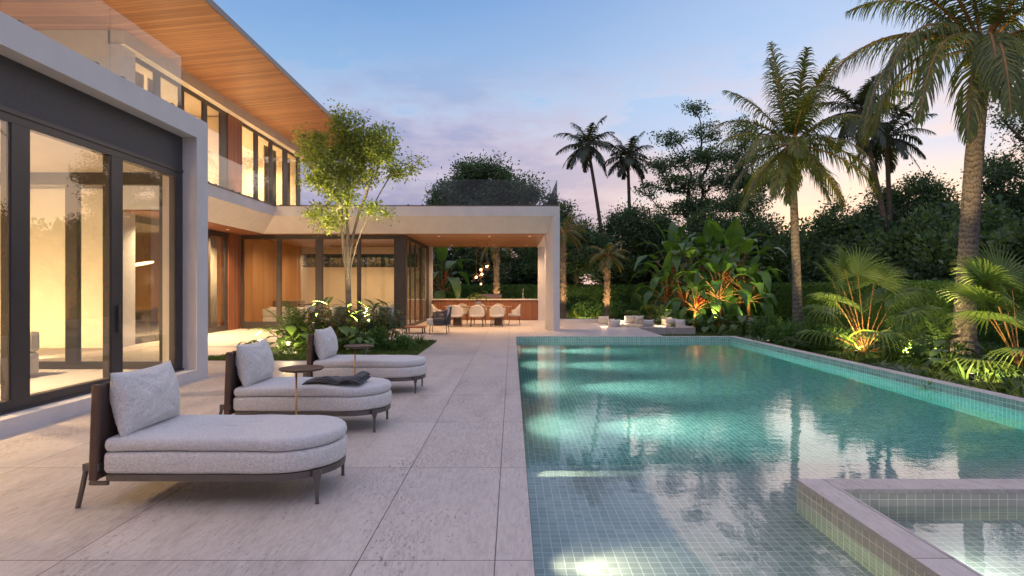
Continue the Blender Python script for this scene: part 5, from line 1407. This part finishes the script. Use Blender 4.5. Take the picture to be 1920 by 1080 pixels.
# right lawn strip and far lawn
pts = [(x, y) for x, y in ((random.uniform(7.46, 15.2), 6.5 + 16 * random.random() ** 1.3) for _ in range(90000)) if x < 7.5 + (15.2 - 7.5) * min(1, .30 + .10 * random.random())]
pts += [(random.uniform(5.1, 15), random.uniform(19.1, 30)) for _ in range(40000)]
pts += [(random.uniform(-1, 9), random.uniform(29.7, 37)) for _ in range(26000)]
grass('lawn grass along the pool and at the end of the garden', pts, GZ, .07, w=.014)
gR = 'low plants between the lawn and the right hedge'
low = [('strapy', 1745, 9.9, 1.0, 'lime lit clump nearest the pool corner at right'), ('strapy', 1790, 9.7, 1.0, 'lime lit clump below the drooping orange fan'), ('strapy', 1835, 9.3, 1.1, 'lime lit clump close to the right edge coping'),
 ('strapy', 1880, 9.2, 1.1, 'lime lit clump at the lower right edge of the garden'), ('strapy', 1765, 10.8, 1.0, 'lime clump behind the nearest pool side clump'), ('strapy', 1850, 10.4, 1.2, 'lime clump under the right hand fan palm'),
 ('strap', 1715, 11.0, .9, 'green strap plant at the left of the lime clumps'), ('strap', 1905, 10.2, 1.2, 'green strap plant at the right picture edge'), ('strap', 1810, 11.6, 1.1, 'green strap plant in front of the coconut trunk'),
 ('silver', 1672, 12.9, 1.2, 'silvery plant left of the bare twiggy shrub'), ('silver', 1695, 12.5, 1.2, 'silvery plant beside the lawn edge below the hedge'), ('silver', 1720, 12.2, 1.1, 'silvery plant below the coconut trunk'), ('silver', 1650, 13.6, 1.1, 'silvery plant under the lit fan palm'),
 ('broad', 1775, 12.4, 1.0, 'round leaved plant left of the coconut trunk base'), ('broad', 1790, 13.4, 1.2, 'round leaved plant behind the coconut trunk base'), ('strapy', 1600, 14.2, .9, 'yellow lit tuft at the foot of the lamp lit fan palm'), ('strapy', 1580, 14.9, .8, 'yellow lit tuft left of the lamp lit fan palm'),
 ('bush', 1560, 16.3, 1.2, 'dark bush left of the lamp lit fan palm'), ('bush', 1530, 17.5, 1.2, 'dark bush right of the middle palm trunk'), ('bush', 1500, 17.9, 1.3, 'dark bush hiding the foot of the middle palm'), ('bush', 1470, 18.8, 1.1, 'dark bush left of the middle palm'),
 ('fern', 1545, 15.6, .9, 'feathery plant in front of the dark bushes'), ('fern', 1515, 16.6, .9, 'feathery plant below the middle palm trunk'), ('strap', 1480, 17.2, 1.0, 'strap plant at the lawn edge below the middle palm'), ('strap', 1450, 18.6, 1.1, 'strap plant at the lawn edge left of the middle palm'),
 ('silver', 1425, 19.6, 1.2, 'silvery plant on the lawn edge right of the sunken lounge'), ('silver', 1400, 20.4, 1.2, 'second silvery plant right of the sunken lounge'), ('strap', 1372, 21.0, 1.2, 'strap plant on the lawn edge near the lounge wall'), ('strap', 1345, 21.8, 1.2, 'strap plant beside the right lounge wall'),
 ('broad', 1395, 22.8, 1.5, 'broad dark plant below the paddle plants at right'), ('broad', 1360, 23.6, 1.5, 'broad dark plant below the middle paddle plants'), ('broad', 1330, 23.9, 1.4, 'broad dark plant right of the small bright plant'), ('broad', 1425, 22.0, 1.5, 'broad dark plant at the foot of the hedge'),
 ('bush', 1440, 21.0, 1.3, 'rounded dark bush in front of the hedge corner'), ('broad2', 1283, 25.0, 1.3, 'small bright leafy plant left of the lit orange flowered one'), ('broad', 1262, 26.4, 1.6, 'broad dark plant at the left foot of the paddle clump'), ('fern', 1240, 26.9, 1.2, 'feathery plant at the left foot of the paddle clump'),
 ('fern', 1690, 14.6, 1.2, 'feathery plant in front of the hedge right of the fan palm'), ('bush', 1735, 13.9, .9, 'bush between the fan palm and the coconut trunk'), ('fern', 1760, 15.2, 1.1, 'feathery plant against the right hedge'), ('strap', 1630, 14.4, 1.0, 'strap plant in front of the glowing lamp'),
 ('strap', 1735, 11.6, 1.0, 'strap plant between silvery plants and lime clumps'), ('strapy', 1925, 9.0, 1.2, 'lime lit clump running out of the picture at right')]
for k, px, Y, s, lb in low: proto(k, lb, 'plant', (at(px, Y), Y, GZ), gR, s)
gK = 'low plants at the back of the far lawn'
for i, (k, px, Y, s, lb) in enumerate([('strapy', 1062, 36.0, 1.5, 'lit low clump right beside the pavilion column'), ('strapy', 1080, 36.3, 1.5, 'lit low clump second from the pavilion column'), ('strap', 1098, 36.4, 1.6, 'low clump midway to the small date palm'), ('strapy', 1116, 36.1, 1.5, 'lit low clump left of the small date palm'),
 ('strapy', 1150, 36.2, 1.5, 'lit low clump right of the small date palm'), ('strap', 1168, 36.3, 1.6, 'low clump between date palm and small fan palm'), ('bush', 1090, 37.3, 1.5, 'bush against the far hedge near the pavilion column'), ('bush', 1125, 37.4, 1.4, 'bush against the far hedge behind the date palm'),
 ('bush', 1160, 37.3, 1.5, 'bush against the far hedge right of the date palm'), ('bush', 1195, 36.8, 1.6, 'bush against the far hedge by the small fan palm'), ('strapy', 1185, 35.8, 1.4, 'lit low clump in front of the small fan palm')]): proto(k, lb, 'plant', (at(px, Y), Y, GZ), gK, s)
# ground cover under the right hand planting
P = []
for _ in range(26000):
    y = random.uniform(8.2, 30); x0 = 7.9 + .42 * (y - 8) * .35 + (1.2 if y > 10 else .25) ; x = random.uniform(x0, 15.2)
    P.append((x, y, GZ + random.uniform(0, .16)))
P = np.array(P); D = np.tile(np.array([0, 0, 1.]), (len(P), 1))
tag(quads_mesh('ground_cover', leaves(P, .13, D, .5, .9), M['ul']), 'low leafy ground cover under the right hand planting', kind='stuff')
for x_, y_, lb_ in ((-6.35, 14.3, 'small lamp added for the glow at the left tip of the courtyard bed'), (-5.35, 13.6, 'small lamp added among the plants left of the farthest chaise')):  # lamps added to make the glow on the bed and paving
    q = thing('added_bed_lamp', lb_, 'garden lamp', (x_, y_, .0), 0, 'added lamps in the courtyard bed')
    mb = MB(); mb.tube([(0, 0, 0), (0, 0, .24)], .02, 10); mb.lathe([(.07, .285), (.075, .30), (.0001, .31)], 18); mb.build('post', M['dark'], q, uv=False)
    mb = MB(); mb.tube([(0, 0, .24), (0, 0, .284)], .03, 12); mb.build('lens', M['led'], q, uv=False)
    point('bed_glow_light', (x_, y_ , .36), 14 * GP_, (1, .74, .36), .06)
# garden spotlights (lit lamps) with their light
gS = 'ground spotlights'
def gspot(label, px, Y, target, power, col=(1, .72, .36), ang=75, off=(0, 0)):
    x = at(px, Y); q = thing('garden_spotlight', label, 'spotlight', (x, Y, GZ), 0, gS)
    mb = MB(); mb.tube([(0, 0, 0), (0, 0, .16)], .012, 8); mb.tube([(0, 0, .14), (0, 0, .26)], .045, 14); mb.build('housing', M['dark'], q, uv=False)
    mb = MB(); mb.tube([(0, 0, .261), (0, 0, .265)], .04, 14); mb.build('lens', M['lens'], q, uv=False)
    spot('garden_light', (x, Y, GZ + .30), target, power * GP_, col, ang, .7, .05)
gspot('glowing spotlight at the foot of the lamp lit fan palm', 1606, 14.9, (fx - .1, fy, 1.2), 190, (1, .74, .36), 120)
gspot('spotlight hidden in lime clumps aimed at the right fan palm', 1822, 10.9, (fx2 - .5, fy2 + .2, 1.6), 260, (1, .78, .36), 120)
gspot('spotlight aimed up the coconut palm', 1745, 13.2, (12.0, 15, 7.6), 900, (1, .74, .34), 42)
gspot('spotlight on the lawn aimed up the middle palm crown', 1440, 17.8, (9.4, 18.6, 6.6), 380, (1, .76, .34), 50)
gspot('spotlight right of the middle palm aimed at its crown', 1545, 18.0, (9.6, 18.6, 6.4), 240, (1, .76, .34), 55)
gspot('spotlight at the foot of the small bright flowered plant', 1298, 24.4, (8.2, 25.3, 1.2), 120, (1, .74, .30), 80)
gspot('spotlight aimed up the middle of the paddle clump', 1335, 25.6, (9.9, 28.6, 3.6), 380, (1, .82, .38), 75)
gspot('spotlight aimed up the left of the paddle clump', 1248, 26.6, (7.8, 29.5, 3.6), 240, (1, .82, .38), 75)
gspot('spotlight aimed up the right of the paddle clump', 1405, 25.8, (11.6, 28.5, 3.2), 240, (1, .82, .38), 75)
gspot('spotlight washing the far lawn planting', 1100, 34.4, (4.2, 37.5, .4), 160, (1, .80, .38), 120)
gspot('spotlight between fan palm and middle palm washing the hedge', 1570, 18.5, (15.2, 25.5, .9), 330, (1, .82, .40), 110)
gspot('spotlight low against the right hedge', 1700, 14.4, (15.2, 19.5, .9), 260, (1, .78, .34), 110)
